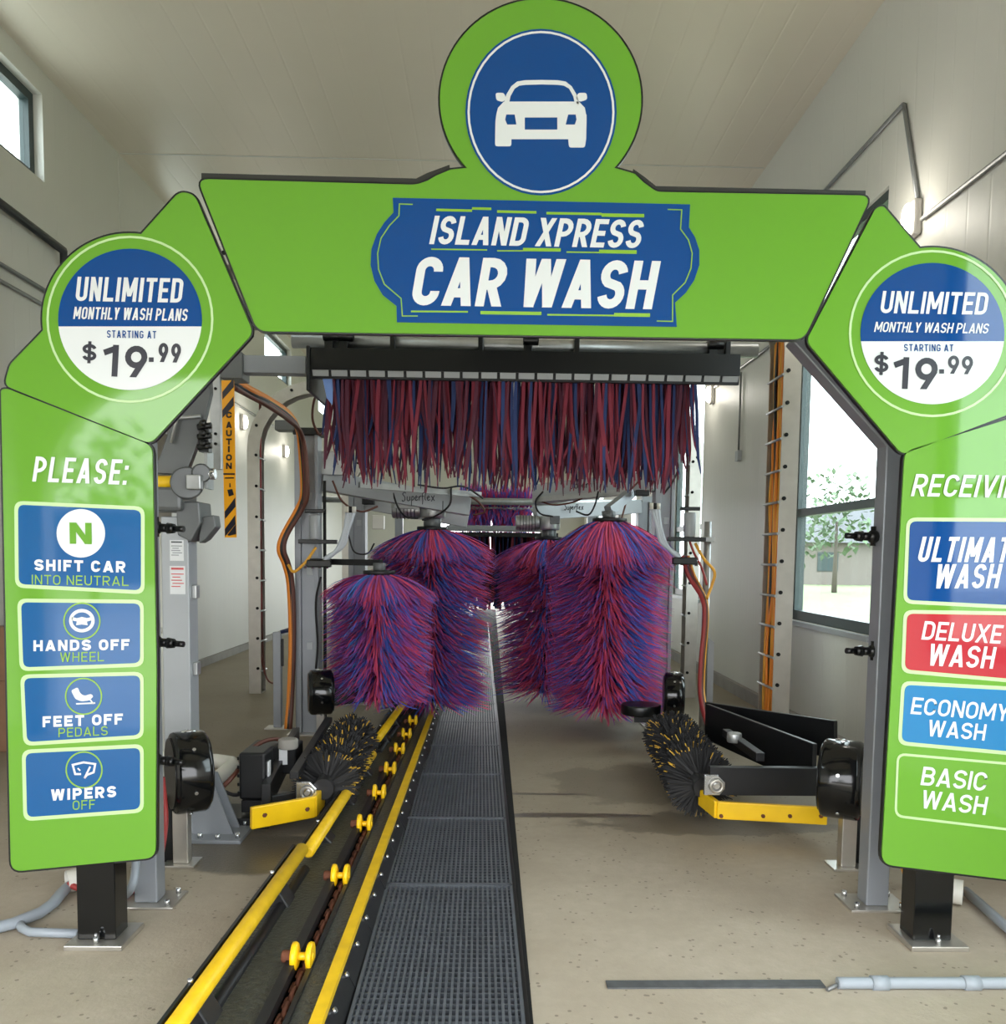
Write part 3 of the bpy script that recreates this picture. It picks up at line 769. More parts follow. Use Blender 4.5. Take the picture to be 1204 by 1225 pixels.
def rail(p0, p1, z, ex=0.):
    r = MB(); d = (Vector(p1)-Vector(p0)).normalized()
    r.tube([p0, Vector(p0)+d*.012, Vector(p1)-d*.012, p1], [.02, .03, .03, .02], 14)
    g = r.build('guide_rail', 'yellow_worn', CV)
    L = (Vector(p1)-Vector(p0)).length; n = max(2, int(L/.62))
    mb = MB(); mb.bar(Vector(p0)+Vector((-.038, 0, -.01)), Vector(p1)+Vector((-.038, 0, -.01)), .012, .06); mb.build('rail_backing', 'black', g)
    for i in range(n):
        q = Vector(p0)+d*(L*(i+.6)/n); zz = q.z
        m2 = MB(); m2.prism([(q.x-.055, q.y-.06, 0), (q.x-.055, q.y-.06, zz-.01), (q.x+.0, q.y-.06, zz-.025), (q.x+.045, q.y-.06, .1), (q.x+.045, q.y-.06, 0)], [(q.x-.055, q.y+.06, 0), (q.x-.055, q.y+.06, zz-.01), (q.x+.0, q.y+.06, zz-.025), (q.x+.045, q.y+.06, .1), (q.x+.045, q.y+.06, 0)])
        m2.build('rail_bracket', 'black', g, .006)
        MB().cyl((q.x-.038, q.y, zz+.018), (q.x-.038, q.y, zz+.03), .009, 6).build('rail_bolt', 'chrome', g)
    MB().tube([Vector(p0)+Vector((.012, 0, -.10)), Vector(p1)+Vector((.012, 0, -.10))], .022, 10).build('lower_pipe', 'steel_dark', g)
ZR = .2
a, b = gz(212, 1225, ZR), gz(362, 1015, ZR); d = (b-a).normalized(); rail(a-d*.35, b, ZR)
rail(gz(368, 1020, ZR-.03), gz(446, 902, ZR-.03), ZR-.03)
a, b = gz(452, 884, ZR), gz(478, 848, ZR); d = (b-a).normalized(); rail(a, a+d*14, ZR)

# ------------------------------------------------------------------ floor gratings beside the conveyor
def grating(y0, y1, first):
    xl0, xr0 = -.438, .135
    mb = MB(); h = .03; nx = 26; ny = max(4, int((y1-y0)/.038))
    sh = lambda y: -.011*(y-2)
    def bx(xa, xb, ya, yb, z0, z1):
        mb.add([(xa+sh(ya), ya, z0), (xb+sh(ya), ya, z0), (xb+sh(yb), yb, z0), (xa+sh(yb), yb, z0), (xa+sh(ya), ya, z1), (xb+sh(ya), ya, z1), (xb+sh(yb), yb, z1), (xa+sh(yb), yb, z1)], [(0, 3, 2, 1), (4, 5, 6, 7), (0, 1, 5, 4), (1, 2, 6, 5), (2, 3, 7, 6), (3, 0, 4, 7)])
    for i in range(nx+1):
        x = xl0+(xr0-xl0)*i/nx; bx(x-.0045, x+.0045, y0+.004, y1-.004, .004, h)
    for j in range(ny+1):
        y = y0+.004+(y1-y0-.008)*j/ny; bx(xl0, xr0, y-.004, y+.004, .004, h-.006)
    for ya, yb in ((y0+.006, y0+.016), (y1-.016, y1-.006)): bx(xl0-.004, xr0+.004, ya, yb, .004, h+.002)
    for xa in (xl0-.004, xr0-.008): bx(xa, xa+.012, y0+.006, y1-.006, .004, h+.002)
    return mb
gy = [1.35, 2.87-.37, 4.05, 5.07, 6.07, 7.0, 8.0, 9.0, 10.0, 11.0, 12.0, 13.0, 14.0]
gb = [gz(540, y).y for y in (1066, 984.5, 931, 896)]
gy = [1.7, gb[0], gb[1], gb[2], gb[3]]
while gy[-1] < 15: gy.append(gy[-1]+1.0)
GL = ['nearest dark floor grating panel beside the conveyor, wet and cut by the frame edge', 'second dark floor grating panel from the entrance beside the conveyor', 'third dark floor grating panel from the entrance beside the conveyor', 'fourth dark floor grating panel from the entrance beside the conveyor']
for i in range(len(gy)-1):
    o = grating(gy[i], gy[i+1], i == 0).build('floor_grating', 'grate')
    if i < 4: tag(o, GL[i], 'grating', 'floor gratings beside the conveyor')
    else: tag(o, ['fifth floor grating panel from the entrance, between the tyre brushes ends', 'sixth floor grating panel from the entrance, just before the spinning brushes', 'seventh floor grating panel from the entrance, beside the front brushes', 'eighth floor grating panel from the entrance, beside the second pair of brushes'][i-4] if i < 8 else 'far dark floor grating panel beyond the spinning brushes', 'grating', 'floor gratings beside the conveyor' if i < 8 else 'gratings beyond the brushes')
struct(MB().box(-.46, .16, 1.6, 25, .0005, .003).build('trim_3', 'deep'))
mb = MB(); mb.add([(.146, 1.6, 0), (.162, 1.6, 0), (.162-.2, 20, 0), (.146-.2, 20, 0), (.146, 1.6, .012), (.162, 1.6, .012), (.162-.2, 20, .012), (.146-.2, 20, .012)], [(0, 3, 2, 1), (4, 5, 6, 7), (0, 1, 5, 4), (1, 2, 6, 5), (2, 3, 7, 6), (3, 0, 4, 7)])
struct(mb.build('trim_4', 'steel_dark'))

# ------------------------------------------------------------------ drain strip, floor conduit
a, b = gz(726, 1179), gz(985, 1178)
mb = MB(); mb.bar(a+Vector((0, 0, .003)), b+Vector((0, 0, .003)), .055, .006)
tag(mb.build('drain_strip', 'joint_dark'), 'flat dark metal strip lying across the floor near the entrance', 'floor strip')
def pipe_run(name, pts, r, m, label, cat, group=None, parts=()):
    o = MB().tube(pts, r, 10).build(name, m); tag(o, label, cat, group); return o
a, b = gz(1012, 1176, .02), gz(1204, 1176, .02); d = b-a
o = pipe_run('floor_conduit', [a-Vector((.03, 0, 0)), a, b, b+d*.5], .021, 'pvc_grey', 'grey plastic conduit lying across the floor by the right sign post', 'conduit')
for t in (.21, .78):
    q = a+d*t; MB().cyl(q-Vector((.03, 0, 0)), q+Vector((.03, 0, 0)), .027, 14).build('coupling', 'pvc_grey', o)
o = tag(MB().tube([gz(990, 1184, .008), gz(1000, 1179, .012), gz(1012, 1174, .02)], .008, 6).build('ground_wire', 'conduit'), 'short bent grey wire joining floor strip and conduit', 'wire')

# ------------------------------------------------------------------ drum-shaped black housings on short posts
def drum(cx, cy, Y, rpx, wpx, ang, label, post=None, arm=None, base_y=None):
    c = at(cx, cy, Y); r = rpx*Y/F; w = wpx*Y/F
    ax = Vector((math.cos(ang), math.sin(ang), 0))
    t = thing('blower_drum', label, 'blower', (c.x, c.y, 0), 'black drum blowers')
    h = MB(); h.cyl(c-ax*w/2, c+ax*w/2, r, 40, bev=.018); dr = h.build('drum', 'gloss_black', t)
    MB().cyl(c-ax*(w/2+.008), c-ax*w/2, r*.86, 36).build('drum_face', 'black_plastic', dr)
    MB().cyl(c+ax*(w/2), c+ax*(w/2+.008), r*.86, 36).build('drum_face', 'black_plastic', dr)
    for k in range(6):
        q = c+Vector((-ax.y, ax.x, 0))*(r+.001)*math.cos(k*PI/3+.3)+Vector((0, 0, 1))*(r+.001)*math.sin(k*PI/3+.3)
        n = (q-c).normalized(); MB().cyl(q, q+n*.008, .009, 6).build('rim_bolt', 'chrome', dr)
    MB().cyl(c-ax*w*.2+Vector((0, 0, r*.985)), c+ax*w*.2+Vector((0, 0, r*.985)), .01, 8).build('top_clip', 'chrome', dr)
    return t, c, r
t, c, r = drum(226, 923, 4.3, 49, 40, .5, 'glossy black drum blower on steel post beside the lime PLEASE pillar')
MB().box(c.x-.075, c.x-.0, c.y-.03, c.y+.03, .01, c.z-r*.8).build('post', 'stainless', t, .004)
MB().cbox((c.x-.04, c.y, .005), .16, .14, .01).build('base_plate', 'stainless', t, .002)
MB().cyl((c.x-.11, c.y+.06, .0), (c.x-.11, c.y+.06, c.z-r*.7), .045, 14).build('ribbed_hose', 'rubber', t)
t, c, r = drum(1008, 932, 4.3, 48, 46, PI-.5, 'glossy black drum blower on steel post beside the grey arch at right')
MB().box(c.x-.0, c.x+.075, c.y-.03, c.y+.03, .01, c.z-r*.8).build('post', 'stainless', t, .004)
MB().cbox((c.x+.03, c.y, .005), .16, .14, .01).build('base_plate', 'stainless', t, .002)
MB().cyl((c.x+.12, c.y+.06, 0), (c.x+.12, c.y+.06, c.z-r*.7), .042, 14).build('ribbed_hose', 'rubber', t)
t, c, r = drum(384, 828, 6.7, 27, 27, .25, 'smaller black drum blower under the short left brush')
MB().box(c.x-.03, c.x+.03, c.y-.03, c.y+.03, .02, c.z-r*.8).build('post', 'stainless', t, .003)
MB().bar((c.x+.05, c.y+.1, c.z-.06), (c.x+.42, c.y+.25, c.z-.03), .1, .12).build('arm', 'black', t, .01)
t, c, r = drum(806, 832, 6.9, 28, 22, -.15, 'smaller black drum blower under the tall right front brush')
MB().box(c.x+.0, c.x+.06, c.y-.03, c.y+.03, .0, c.z-r*.8).build('post', 'stainless', t, .003)
MB().cyl((c.x-.25, c.y+.05, c.z-.16), (c.x-.25, c.y+.05, c.z-.08), .16, 24, bev=.01).build('side_disc', 'black_plastic', t)
MB().bar((c.x-.3, c.y+.06, c.z-.2), (c.x+.02, c.y+.02, c.z-.2), .06, .05).build('arm', 'steel_dark', t)

# ------------------------------------------------------------------ tyre brushes
def wheel_brush(a, b, r, label, side):
    a, b = Vector(a), Vector(b); d = (b-a); L = d.length; d.normalize(); u = d.cross(Vector((0, 0, 1))).normalized(); w = u.cross(d)
    mid = (a+b)/2
    t = thing('tyre_brush', label, 'tyre brush', (mid.x, mid.y, 0), 'spiral tyre brushes')
    MB().cyl(a-d*.05, b+d*.05, .06, 16).build('shaft', 'steel_dark', t)
    mb = MB(); rr = random.Random(3 if side < 0 else 5)
    N = 3800
    for i in range(N):
        s_ = rr.random(); turn = rr.randrange(2)*PI; th = s_*2*PI*L/.42+turn+rr.gauss(0, .34)
        q = r*rr.uniform(.86, 1.04); o = u*math.cos(th)+w*math.sin(th); tn = -u*math.sin(th)+w*math.cos(th)
        p0 = a+d*L*s_+o*.05; p1 = a+d*(L*s_+rr.gauss(0, .012))+o*q+tn*rr.gauss(0, .015)
        if p1.z < .012: p1.z = .012
        hw = .004; yel = rr.random() < .07
        m1 = p0.lerp(p1, .72)
        mb.cur = 0; mb.add([p0-tn*hw, p0+tn*hw, p0+d*hw, m1-tn*hw, m1+tn*hw, m1+d*hw], [(0, 1, 4, 3), (1, 2, 5, 4), (2, 0, 3, 5)])
        mb.cur = 1 if yel else 0; mb.add([m1-tn*hw, m1+tn*hw, m1+d*hw, p1-tn*hw*.7, p1+tn*hw*.7, p1+d*hw*.7], [(0, 1, 4, 3), (1, 2, 5, 4), (2, 0, 3, 5), (3, 4, 5)])
    mb.build('bristles', ['bristle_black', 'bristle_yellow'], t)
    return t, a, b, d
# left unit
t, a, b, d = wheel_brush((at(388, 905, 4.95).x, 4.95, .215), (at(424, 880, 6.35).x, 6.35, .2), .19, 'black spiral tyre brush along the left guide rail with yellow bumper', -1)
YBm = 4.62
def bumper(t, pts, Ys, zlo, zhi, th=.03):
    mb = MB()
    P = [at(px, 970, Y) for px, Y in zip(pts, Ys)]
    for p, q in zip(P, P[1:]):
        mb.bar((p.x, p.y, (zlo+zhi)/2), (q.x, q.y, (zlo+zhi)/2), th, zhi-zlo)
    return mb.build('bumper', 'yellow', t, .006), P
bz0, bz1 = at(340, 988, YBm).z, at(340, 962, YBm).z
bm, P = bumper(t, [300, 376, 386], [YBm-.06, YBm+.16, YBm+.38], bz0, bz1)
for px in (317, 368):
    yq = YBm-.06+.22*(px-300)/76; q = at(px, 975 if px < 340 else 968, yq-.017); MB().cyl((q.x, yq-.026, q.z), (q.x, yq-.010, q.z), .012, 6).build('bumper_bolt', 'rust', bm)
def bearing(t, p, s=1):
    p = Vector(p); mb = MB(); mb.prism([p+Vector((-.055, 0, -.055)), p+Vector((.03, 0, -.055)), p+Vector((.06, 0, -.02)), p+Vector((.06, 0, .02)), p+Vector((.02, 0, .06)), p+Vector((-.055, 0, .06))], [p+Vector((-.055, .03, -.055)), p+Vector((.03, .03, -.055)), p+Vector((.06, .03, -.02)), p+Vector((.06, .03, .02)), p+Vector((.02, .03, .06)), p+Vector((-.055, .03, .06))])
    o = mb.build('bearing_block', 'chrome', t, .004)
    mb = MB(); mb.tube([p+Vector((.01, -.012, 0))+Vector((math.cos(k*PI/8)*.033, 0, math.sin(k*PI/8)*.033)) for k in range(16)], .009, 8, closed=True); mb.cyl(p+Vector((.01, -.02, 0)), p+Vector((.01, 0, 0)), .014, 12)
    mb.build('bearing_ring', 'stainless', o)
pb = at(366, 948, 4.87); bearing(t, pb)
x0 = at(306, 950, 4.9).x
MB().bar((at(310, 950, 4.8).x, 4.86, bz1-.07), (at(360, 950, 4.9).x, 4.98, bz1-.07), .04, .09).build('front_frame', 'black', t, .004)
MB().bar((at(318, 930, 4.8).x, 4.8, .2), (at(358, 890, 6.5).x, 6.4, .2), .05, .14).build('side_frame', 'black', t, .004)
MB().bar((at(352, 930, 4.8).x, 4.8, .32), (at(395, 880, 6.4).x, 6.35, .34), .05, .04).build('pivot_arm', 'steel_dark', t, .004)
mc = at(306, 925, 5.0)
mo = MB(); mo.cbox((mc.x, 5.02, mc.z), .15, .2, .27); mo = mo.build('gear_motor', 'black', t, .015)
for k in range(5): MB().cbox((mc.x-.08, 5.02, mc.z-.1+k*.05), .014, .17, .018).build('cooling_fin', 'black_plastic', mo)
MB().cbox((mc.x+.08, 4.99, mc.z+.01), .006, .05, .13).build('rating_plate', 'sticker', mo)
MB().cbox((mc.x, 5.0, mc.z-.17), .12, .18, .07).build('motor_foot', 'steel_dark', mo, .006)
MB().cbox((mc.x-.05, 5.0, .03), .32, .3, .06).build('floor_mount', 'black', t, .006)
g2 = at(330, 905, 5.5); MB().cbox((g2.x, 5.5, g2.z), .3, .22, .17).build('valve_box', 'black', t, .01)
MB().cbox((at(338, 905, 5.35).x, 5.37, g2.z+.03), .05, .01, .1, .2).build('paper_tag', 'sticker', t)
MB().cyl((at(345, 915, 5.3).x, 5.3, .36), (at(345, 915, 5.3).x, 5.3, .42), .06, 16, bev=.008).build('end_cap', 'curb', t)
tag(MB().tube(catmull([at(263, 945, 4.95), at(282, 925, 5.0), at(305, 893, 5.3), at(330, 884, 5.5), at(348, 892, 5.6), at(352, 905, 5.6)]), .014, 8).build('motor_hose', 'cable_brown'), 'thin brown hose looping over the left tyre brush motor', 'hose')
tag(MB().tube(catmull([at(263, 944, 4.95), at(280, 951, 4.95), at(293, 948, 4.95)]), .011, 8).build('motor_cable', 'cable_black'), 'short black cable running to the left tyre brush motor', 'cable')
# right unit
t, a, b, d = wheel_brush((at(842, 905, 5.0).x, 5.0, .225), (at(802, 880, 6.5).x, 6.5, .215), .205, 'black spiral tyre brush in right lane with long yellow bumper', 1)
bz0, bz1 = at(920, 986, YBm).z, at(920, 965, YBm).z
bm, P = bumper(t, [990, 858, 838], [YBm, YBm+.1, YBm+.36], bz0, bz1)
for px in (862, 912, 944, 981):
    yq = YBm+.1*(990-px)/132; q = at(px, 975, yq); MB().cyl((q.x, yq-.026, q.z), (q.x, yq-.010, q.z), .011, 6).build('bumper_bolt', 'rust', bm)
bearing(t, at(855, 940, 4.78))
MB().bar((at(850, 950, 4.8).x, 4.84, .3), (at(985, 950, 4.8).x, 4.84, .3), .05, .16).build('front_frame', 'black', t, .004)
xr0 = at(985, 930, 4.9).x; xl0 = at(870, 900, 6.0).x
MB().bar((at(990, 940, 4.75).x, 4.95, .36), (at(845, 895, 6.3).x, 6.3, .36), .03, .26).build('side_frame', 'black', t, .004)
MB().bar((at(1000, 900, 5.4).x, 5.4, .42), (at(845, 885, 6.55).x, 6.55, .34), .03, .24).build('rear_frame', 'black', t, .004)
MB().bar((at(912, 945, 4.85).x, 4.9, .42), (at(868, 905, 5.6).x, 5.6, .42), .05, .05).build('pivot_arm', 'steel_dark', t, .004)
MB().cyl((at(878, 908, 5.3).x, 5.3, .42), (at(878, 908, 5.3).x, 5.3, .48), .045, 16, bev=.008).build('end_cap', 'galv', t)
q = at(945, 905, 5.6); MB().cyl(q+Vector((-.1, 0, 0)), q+Vector((.12, -.03, 0)), .07, 16, bev=.01).build('gear_motor', 'black_plastic', t)
MB().cbox((q.x+.06, q.y-.1, q.z), .07, .01, .11, .3).build('paper_tag', 'sticker_grey', t)
for (pa, pb_) in (((880, 885, 6.2), (905, 882, 5.9)), ((905, 882, 5.9), (948, 893, 5.7)), ((925, 892, 5.8), (965, 905, 5.5))):
    MB().bar(at(*pa), at(*pb_), .02, .02).build('brace', 'black', t)

# ------------------------------------------------------------------ overhead curtain of cloth strips
MY = 5.0
def P3(px, py, Y=MY): return at(px, py, Y)
MT = thing('cloth_curtain_mitter', 'wide overhead mitter with dark housing and hanging red and blue cloth strips', 'mitter', tuple(P3(628, 437)))
hl, hr = P3(372, 432), P3(886, 440)
zt, zb = P3(628, 421).z, P3(628, 445).z
mb = MB(); mb.add([(hl.x, MY, hl.z+.075), (hr.x, MY, hr.z+.075), (hr.x, MY, hr.z-.045), (hl.x, MY, hl.z-.045), (hl.x, MY+.5, hl.z+.075), (hr.x, MY+.5, hr.z+.075), (hr.x, MY+.5, hr.z+.02), (hl.x, MY+.5, hl.z+.02)], [(3, 2, 1, 0), (4, 5, 6, 7), (0, 1, 5, 4), (2, 3, 7, 6), (0, 4, 7, 3), (1, 2, 6, 5)])
mb.build('housing', 'black_plastic', MT)
mb = MB()
n = 23
for i in range(n):
    p = hl.lerp(hr, (i+.08)/n); q = hl.lerp(hr, (i+.92)/n)
    mb.add([(p.x, MY-.004, p.z-.048), (q.x, MY-.004, q.z-.048), (q.x, MY+.02, q.z-.085), (p.x, MY+.02, p.z-.085), (p.x, MY+.01, p.z-.045), (q.x, MY+.01, q.z-.045), (q.x, MY+.035, q.z-.08), (p.x, MY+.035, p.z-.08)], [(0, 3, 2, 1), (4, 5, 6, 7), (0, 1, 5, 4), (1, 2, 6, 5), (2, 3, 7, 6), (3, 0, 4, 7)])
mb.build('strip_clamp', 'light_grey', MT)
MB().bar((hl.x, MY+.03, hl.z-.065), (hr.x, MY+.03, hr.z-.065), .03, .05).build('clamp_rail', 'steel_dark', MT)
mb = MB(); a = P3(367, 414); b = P3(383, 468); mb.box(a.x, a.x+.02, MY-.02, MY+.5, b.z, a.z); mb.build('end_plate', 'black', MT, .006)
p0, p1 = P3(350, 408, MY+.2), P3(906, 420, MY+.2)
MB().cyl(p0, p1, .04, 16).build('shaft', 'galv', MT)
for px in (395, 412, 470, 574, 630, 688, 850, 868):
    t = (px-350)/(906-350); c = p0.lerp(p1, t); big = px in (395, 412, 630, 850)
    mb = MB(); w = .05 if big else .03
    mb.cbox(c-Vector((0, 0, .01)), w, .12, .12); mb.cbox(c+Vector((0, 0, -.09)), w*.6, .08, .12)
    if big: mb.cyl(c+Vector((-.03, -.06, .02)), c+Vector((.06, -.06, .02)), .03, 10)
    mb.build('hanger_clamp', 'black_plastic', MT, .004)
fl_ = P3(390, 450); mb = MB(); mb.prism([P3(385, 448, MY+.03), P3(399, 448, MY+.03), P3(398, 485, MY+.03), P3(391, 476, MY+.03)], [P3(385, 448, MY+.04), P3(399, 448, MY+.04), P3(398, 485, MY+.04), P3(391, 476, MY+.04)])
mb.build('end_flap', 'flap', MT)
rr = random.Random(11)
mb = MB()
zl, zr = hl.z-.07, hr.z-.07
xa, xb = P3(388, 450).x, P3(836, 450).x
for row in range(7):
    n = 96
    for i in range(n):
        t = (i+rr.random())/n; x = xa+(xb-xa)*t; y = MY+.04+row*.06+rr.uniform(-.02, .02); z0 = zl+(zr-zl)*((x-hl.x)/(hr.x-hl.x))+row*.008
        L = rr.uniform(.5, .66)*(1-.06*abs(t-.5)); 
        if .12 < t < .40 and rr.random() < .5: L *= rr.uniform(.45, .8)
        if t < .05 or t > .96: L *= rr.uniform(.6, 1)
        ph = rr.uniform(0, 6.28); am = rr.uniform(.004, .02); ln = rr.gauss(0, .03)+(.07*(.5-t) if False else 0)
        cu = rr.gauss(0, .03)
        pts = []
        for k in range(7):
            s_ = k/6; pts.append(Vector((x+ln*s_+am*math.sin(ph+s_*4)*s_+cu*s_*s_, y+rr.uniform(-.004, .004)+rr.gauss(0, .005)*s_, z0-L*s_)))
        ang = rr.uniform(-.9, .9); sd = Vector((math.cos(ang), math.sin(ang), 0)); w = rr.uniform(.013, .025)
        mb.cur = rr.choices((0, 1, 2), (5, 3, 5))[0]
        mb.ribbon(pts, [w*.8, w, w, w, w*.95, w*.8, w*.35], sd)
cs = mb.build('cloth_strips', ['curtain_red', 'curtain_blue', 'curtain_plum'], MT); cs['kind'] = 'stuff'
# gantry that carries its left end
GA = thing('gantry', 'grey steel gantry beam carrying the left end of the overhead mitter', 'gantry', (P3(150, 989, 5.0).x, 5.25, 0))
b0, b1 = P3(282, 437, 5.25), P3(368, 437, 5.25)
xleg = P3(150, 989, 5.25).x
MB().box(xleg-.05, b1.x, 5.2, 5.3, b0.z-.05, b0.z+.05).build('beam', 'frame_grey', GA, .004)
MB().box(xleg-.06, xleg+.06, 5.19, 5.31, 0.012, b0.z+.05).build('leg', 'frame_grey', GA, .004)
MB().cbox((xleg, 5.25, .006), .26, .26, .012).build('base_plate', 'stainless', GA)
mb = MB(); a, b = P3(252, 440, 5.18), P3(266, 562, 5.18); mb.box(a.x, b.x, 5.16, 5.2, b.z, b0.z+.06); hb_ = mb.build('hanger_bar', 'galv', GA, .003)
for y in (465, 519, 531): q = P3(258, y, 5.158); MB().cyl(q+Vector((0, -.004, 0)), q, .009, 8).build('bolt_hole', 'hole', hb_)
MB().bar(P3(250, 562, 5.2), P3(268, 545, 5.3), .02, .05).build('brace', 'mach_grey', GA)
MB().box(b0.x-.07, b0.x+.06, 5.17, 5.33, b0.z-.09, b0.z+.06).build('clamp_block', 'mach_grey', GA, .006)

# ------------------------------------------------------------------ spinning cloth brushes
def cloth_brush(px, Y, rpx, ytop, ybot, label, seed, nst=4200, hub=.42, cone=.3):
    c = at(px, 700, Y); R = rpx*Y/F; z1 = at(px, ytop, Y).z; z0 = max(.04, at(px, ybot, Y).z)
    t = thing('cloth_brush', label, 'brush', (c.x, Y, 0), 'upright spinning cloth brushes')
    MB().cyl((c.x, Y, z0+.1), (c.x, Y, z1), .09, 18).build('core', 'steel_dark', t)
    MB().cyl((c.x, Y, z1), (c.x, Y, z1+.03), R*hub, 28, bev=.006).build('hub_plate', 'steel_dark', t)
    rr = random.Random(seed); mb = MB(); H_ = z1-z0
    nsec = 40; seccol = [rr.choices((0, 1, 2, 3), (5, 3, 3, .5))[0] for _ in range(nsec)]
    k0 = int(nsec*.75); seccol[k0] = 0; seccol[k0-1] = 0; seccol[k0+1] = 1; seccol[(k0+2) % nsec] = 1   # towards the entrance: a red and a blue row
    for i in range(nst):
        th = rr.random()*2*PI; sec = int(th/(2*PI)*nsec+rr.gauss(0, .35)) % nsec
        f = rr.random(); 
        if i % 5 == 0: f = 1-rr.random()*.06
        zi = z0+.09+(H_-.09)*f
        near = max(0, 1-(z1-zi)/rr.uniform(.1, .42))                     # the topmost rows fan out from the hub
        ra = .09+(R*hub*.95-.09)*near
        q = R*rr.uniform(.84, 1.07)*(1-.05*(1-f)); drop = rr.uniform(.07, .17)*(1-near)+cone*rr.uniform(.78, 1.22)*near
        if f < .1: drop *= .6
        twist = rr.gauss(.05, .04); lift = rr.gauss(0, .012)
        pts = []
        for k in range(6):
            s_ = k/5; r_ = ra+(q-ra)*(s_*(1.25-.25*s_)); a_ = th+twist*s_
            z = zi-drop*(s_**1.25)+lift*math.sin(s_*3)
            pts.append(Vector((c.x+r_*math.cos(a_), Y+r_*math.sin(a_), max(z, .03))))
        tg = Vector((-math.sin(th), math.cos(th), 0)); an = rr.uniform(-.7, .7)+.3*(1-near)
        sd = tg*math.cos(an)+Vector((0, 0, 1))*math.sin(an); w = rr.uniform(.008, .015)
        mb.cur = seccol[sec] if rr.random() < .5 else rr.choices((0, 1, 2), (5, 3, 6))[0]
        mb.ribbon(pts, [w, w, w, w*.9, w*.7, w*.25], sd)
    o = mb.build('cloth_strips', ['cloth_red', 'cloth_blue', 'cloth_purple', 'cloth_lightblue'], t); o['kind'] = 'stuff'
    return t, Vector((c.x, Y, z1)), R
BR = [cloth_brush(728, 7.65, 76, 624, 856, 'tall bright red and blue cloth brush, nearest of the tall ones, right of the gratings', 21, 7600, .27, .34),
      cloth_brush(454, 7.0, 67, 687, 842, 'short red and blue cloth brush beside the conveyor, lowest of the four', 22, 5200, .29, .17),
      cloth_brush(517, 8.25, 73, 634, 850, 'tall purple cloth brush over the conveyor behind the short brush', 23, 6400, .25, .24),
      cloth_brush(656, 8.95, 66, 646, 836, 'tall dark purple cloth brush behind the bright right brush', 24, 5600, .25, .24)]
def motor_head(t, c, s=1.0):
    MB().cyl(c+Vector((0, 0, .03)), c+Vector((0, 0, .10*s)), .075*s, 16, bev=.008).build('hub_shaft', 'mach_grey', t)
    m = MB(); m.cyl(c+Vector((0, 0, .10*s)), c+Vector((0, 0, .24*s)), .11*s, 20, bev=.015); m.cyl(c+Vector((-.1*s, 0, .17*s)), c+Vector((-.34*s, 0, .17*s)), .075*s, 16, bev=.012)
    mo = m.build('gear_motor', 'galv', t)
    for k in range(6): MB().cyl(c+Vector((-.14*s-k*.03*s, 0, .17*s)), c+Vector((-.15*s-k*.03*s, 0, .17*s)), .082*s, 16).build('cooling_fin', 'mach_grey', mo)
    MB().cbox(c+Vector((.05*s, -.1*s, .2*s)), .1*s, .05*s, .08*s).build('junction_box', 'mach_grey', mo, .005)
motor_head(*BR[2][:2], 1.1); motor_head(*BR[3][:2], 1.0)
BRS = [b[1] for b in BR]
for t, c, R in (BR[0], BR[1]):
    MB().cyl(c+Vector((0, 0, .03)), c+Vector((0, 0, .09)), .05, 14, bev=.006).build('hub_shaft', 'mach_grey', t)

# ------------------------------------------------------------------ brush towers with swing arms
def script_text(parent, pts_list, w, Y):
    mb = MB()
    for pts in pts_list:
        for q in strokes(catmull2(pts), False, w): mb.face([at(p.x, p.y, Y) for p in q])
    return mb.build('lettering', 'ink', parent)
def catmull2(pts): return [(v.x, v.y) for v in catmull([(p[0], p[1], 0) for p in pts], 5)]
def super_script(x, y, w, h):
    """the flowing hand-lettered word Superflex"""
    S = lambda *q: [(x+a*w, y-b*h) for a, b in q]
    return [S((.10, .92), (.05, 1.0), (.0, .82), (.06, .55), (.06, .2), (.0, .1), (-.02, .25)), S((.14, .6), (.14, .25), (.18, .15), (.22, .3), (.22, .6), (.23, .2)),
            S((.29, .62), (.27, -.35)), S((.28, .5), (.33, .6), (.35, .35), (.29, .2)), S((.39, .4), (.45, .5), (.43, .65), (.39, .45), (.42, .2), (.48, .3)),
            S((.51, .6), (.52, .2)), S((.52, .45), (.55, .62), (.58, .58)), S((.66, 1.0), (.62, .8), (.63, .2), (.62, -.2)), S((.59, .6), (.67, .62)),
            S((.72, 1.0), (.70, .4), (.73, .2)), S((.77, .4), (.83, .5), (.81, .65), (.77, .45), (.8, .2), (.86, .3)), S((.9, .65), (1.0, .15)), S((1.0, .7), (.9, .1))]
def tower(px0, px1, Y, ytop, label, grp, base=True):
    a, b = at(px0, 700, Y), at(px1, 700, Y); z = at(px0, ytop, Y).z
    t = thing('brush_tower', label, 'tower', ((a.x+b.x)/2, Y+.09, 0), grp)
    mb = MB(); mb.box(a.x, a.x+.05, Y, Y+.18, .012, z); mb.box(b.x-.03, b.x, Y, Y+.18, .012, z); mb.box(a.x+.05, b.x-.03, Y+.03, Y+.15, .012, z)
    mb.build('column', 'frame_grey', t, .003)
    MB().cbox(((a.x+b.x)/2, Y+.09, .006), .32, .32, .012).build('base_plate', 'stainless', t)
    for q in (.55, .8, .3): MB().cbox(((a.x+b.x)/2+.02, Y+.025, z*q), .05, .012, .06).build('cover_plate', 'light_grey', t, .002)
    return t, a, b, z
T1, a1, b1, z1 = tower(353, 381, 7.45, 520, 'grey steel brush tower on the left draped with orange hoses', 'grey brush towers')
g = at(342, 508, 7.4); MB().cbox((g.x-.02, 7.5, g.z), .16, .14, .085).build('air_cylinder', 'mach_grey', T1, .008)
MB().cbox((a1.x+.12, 7.54, z1+.03), .26, .2, .06).build('top_clamp', 'black', T1, .006)
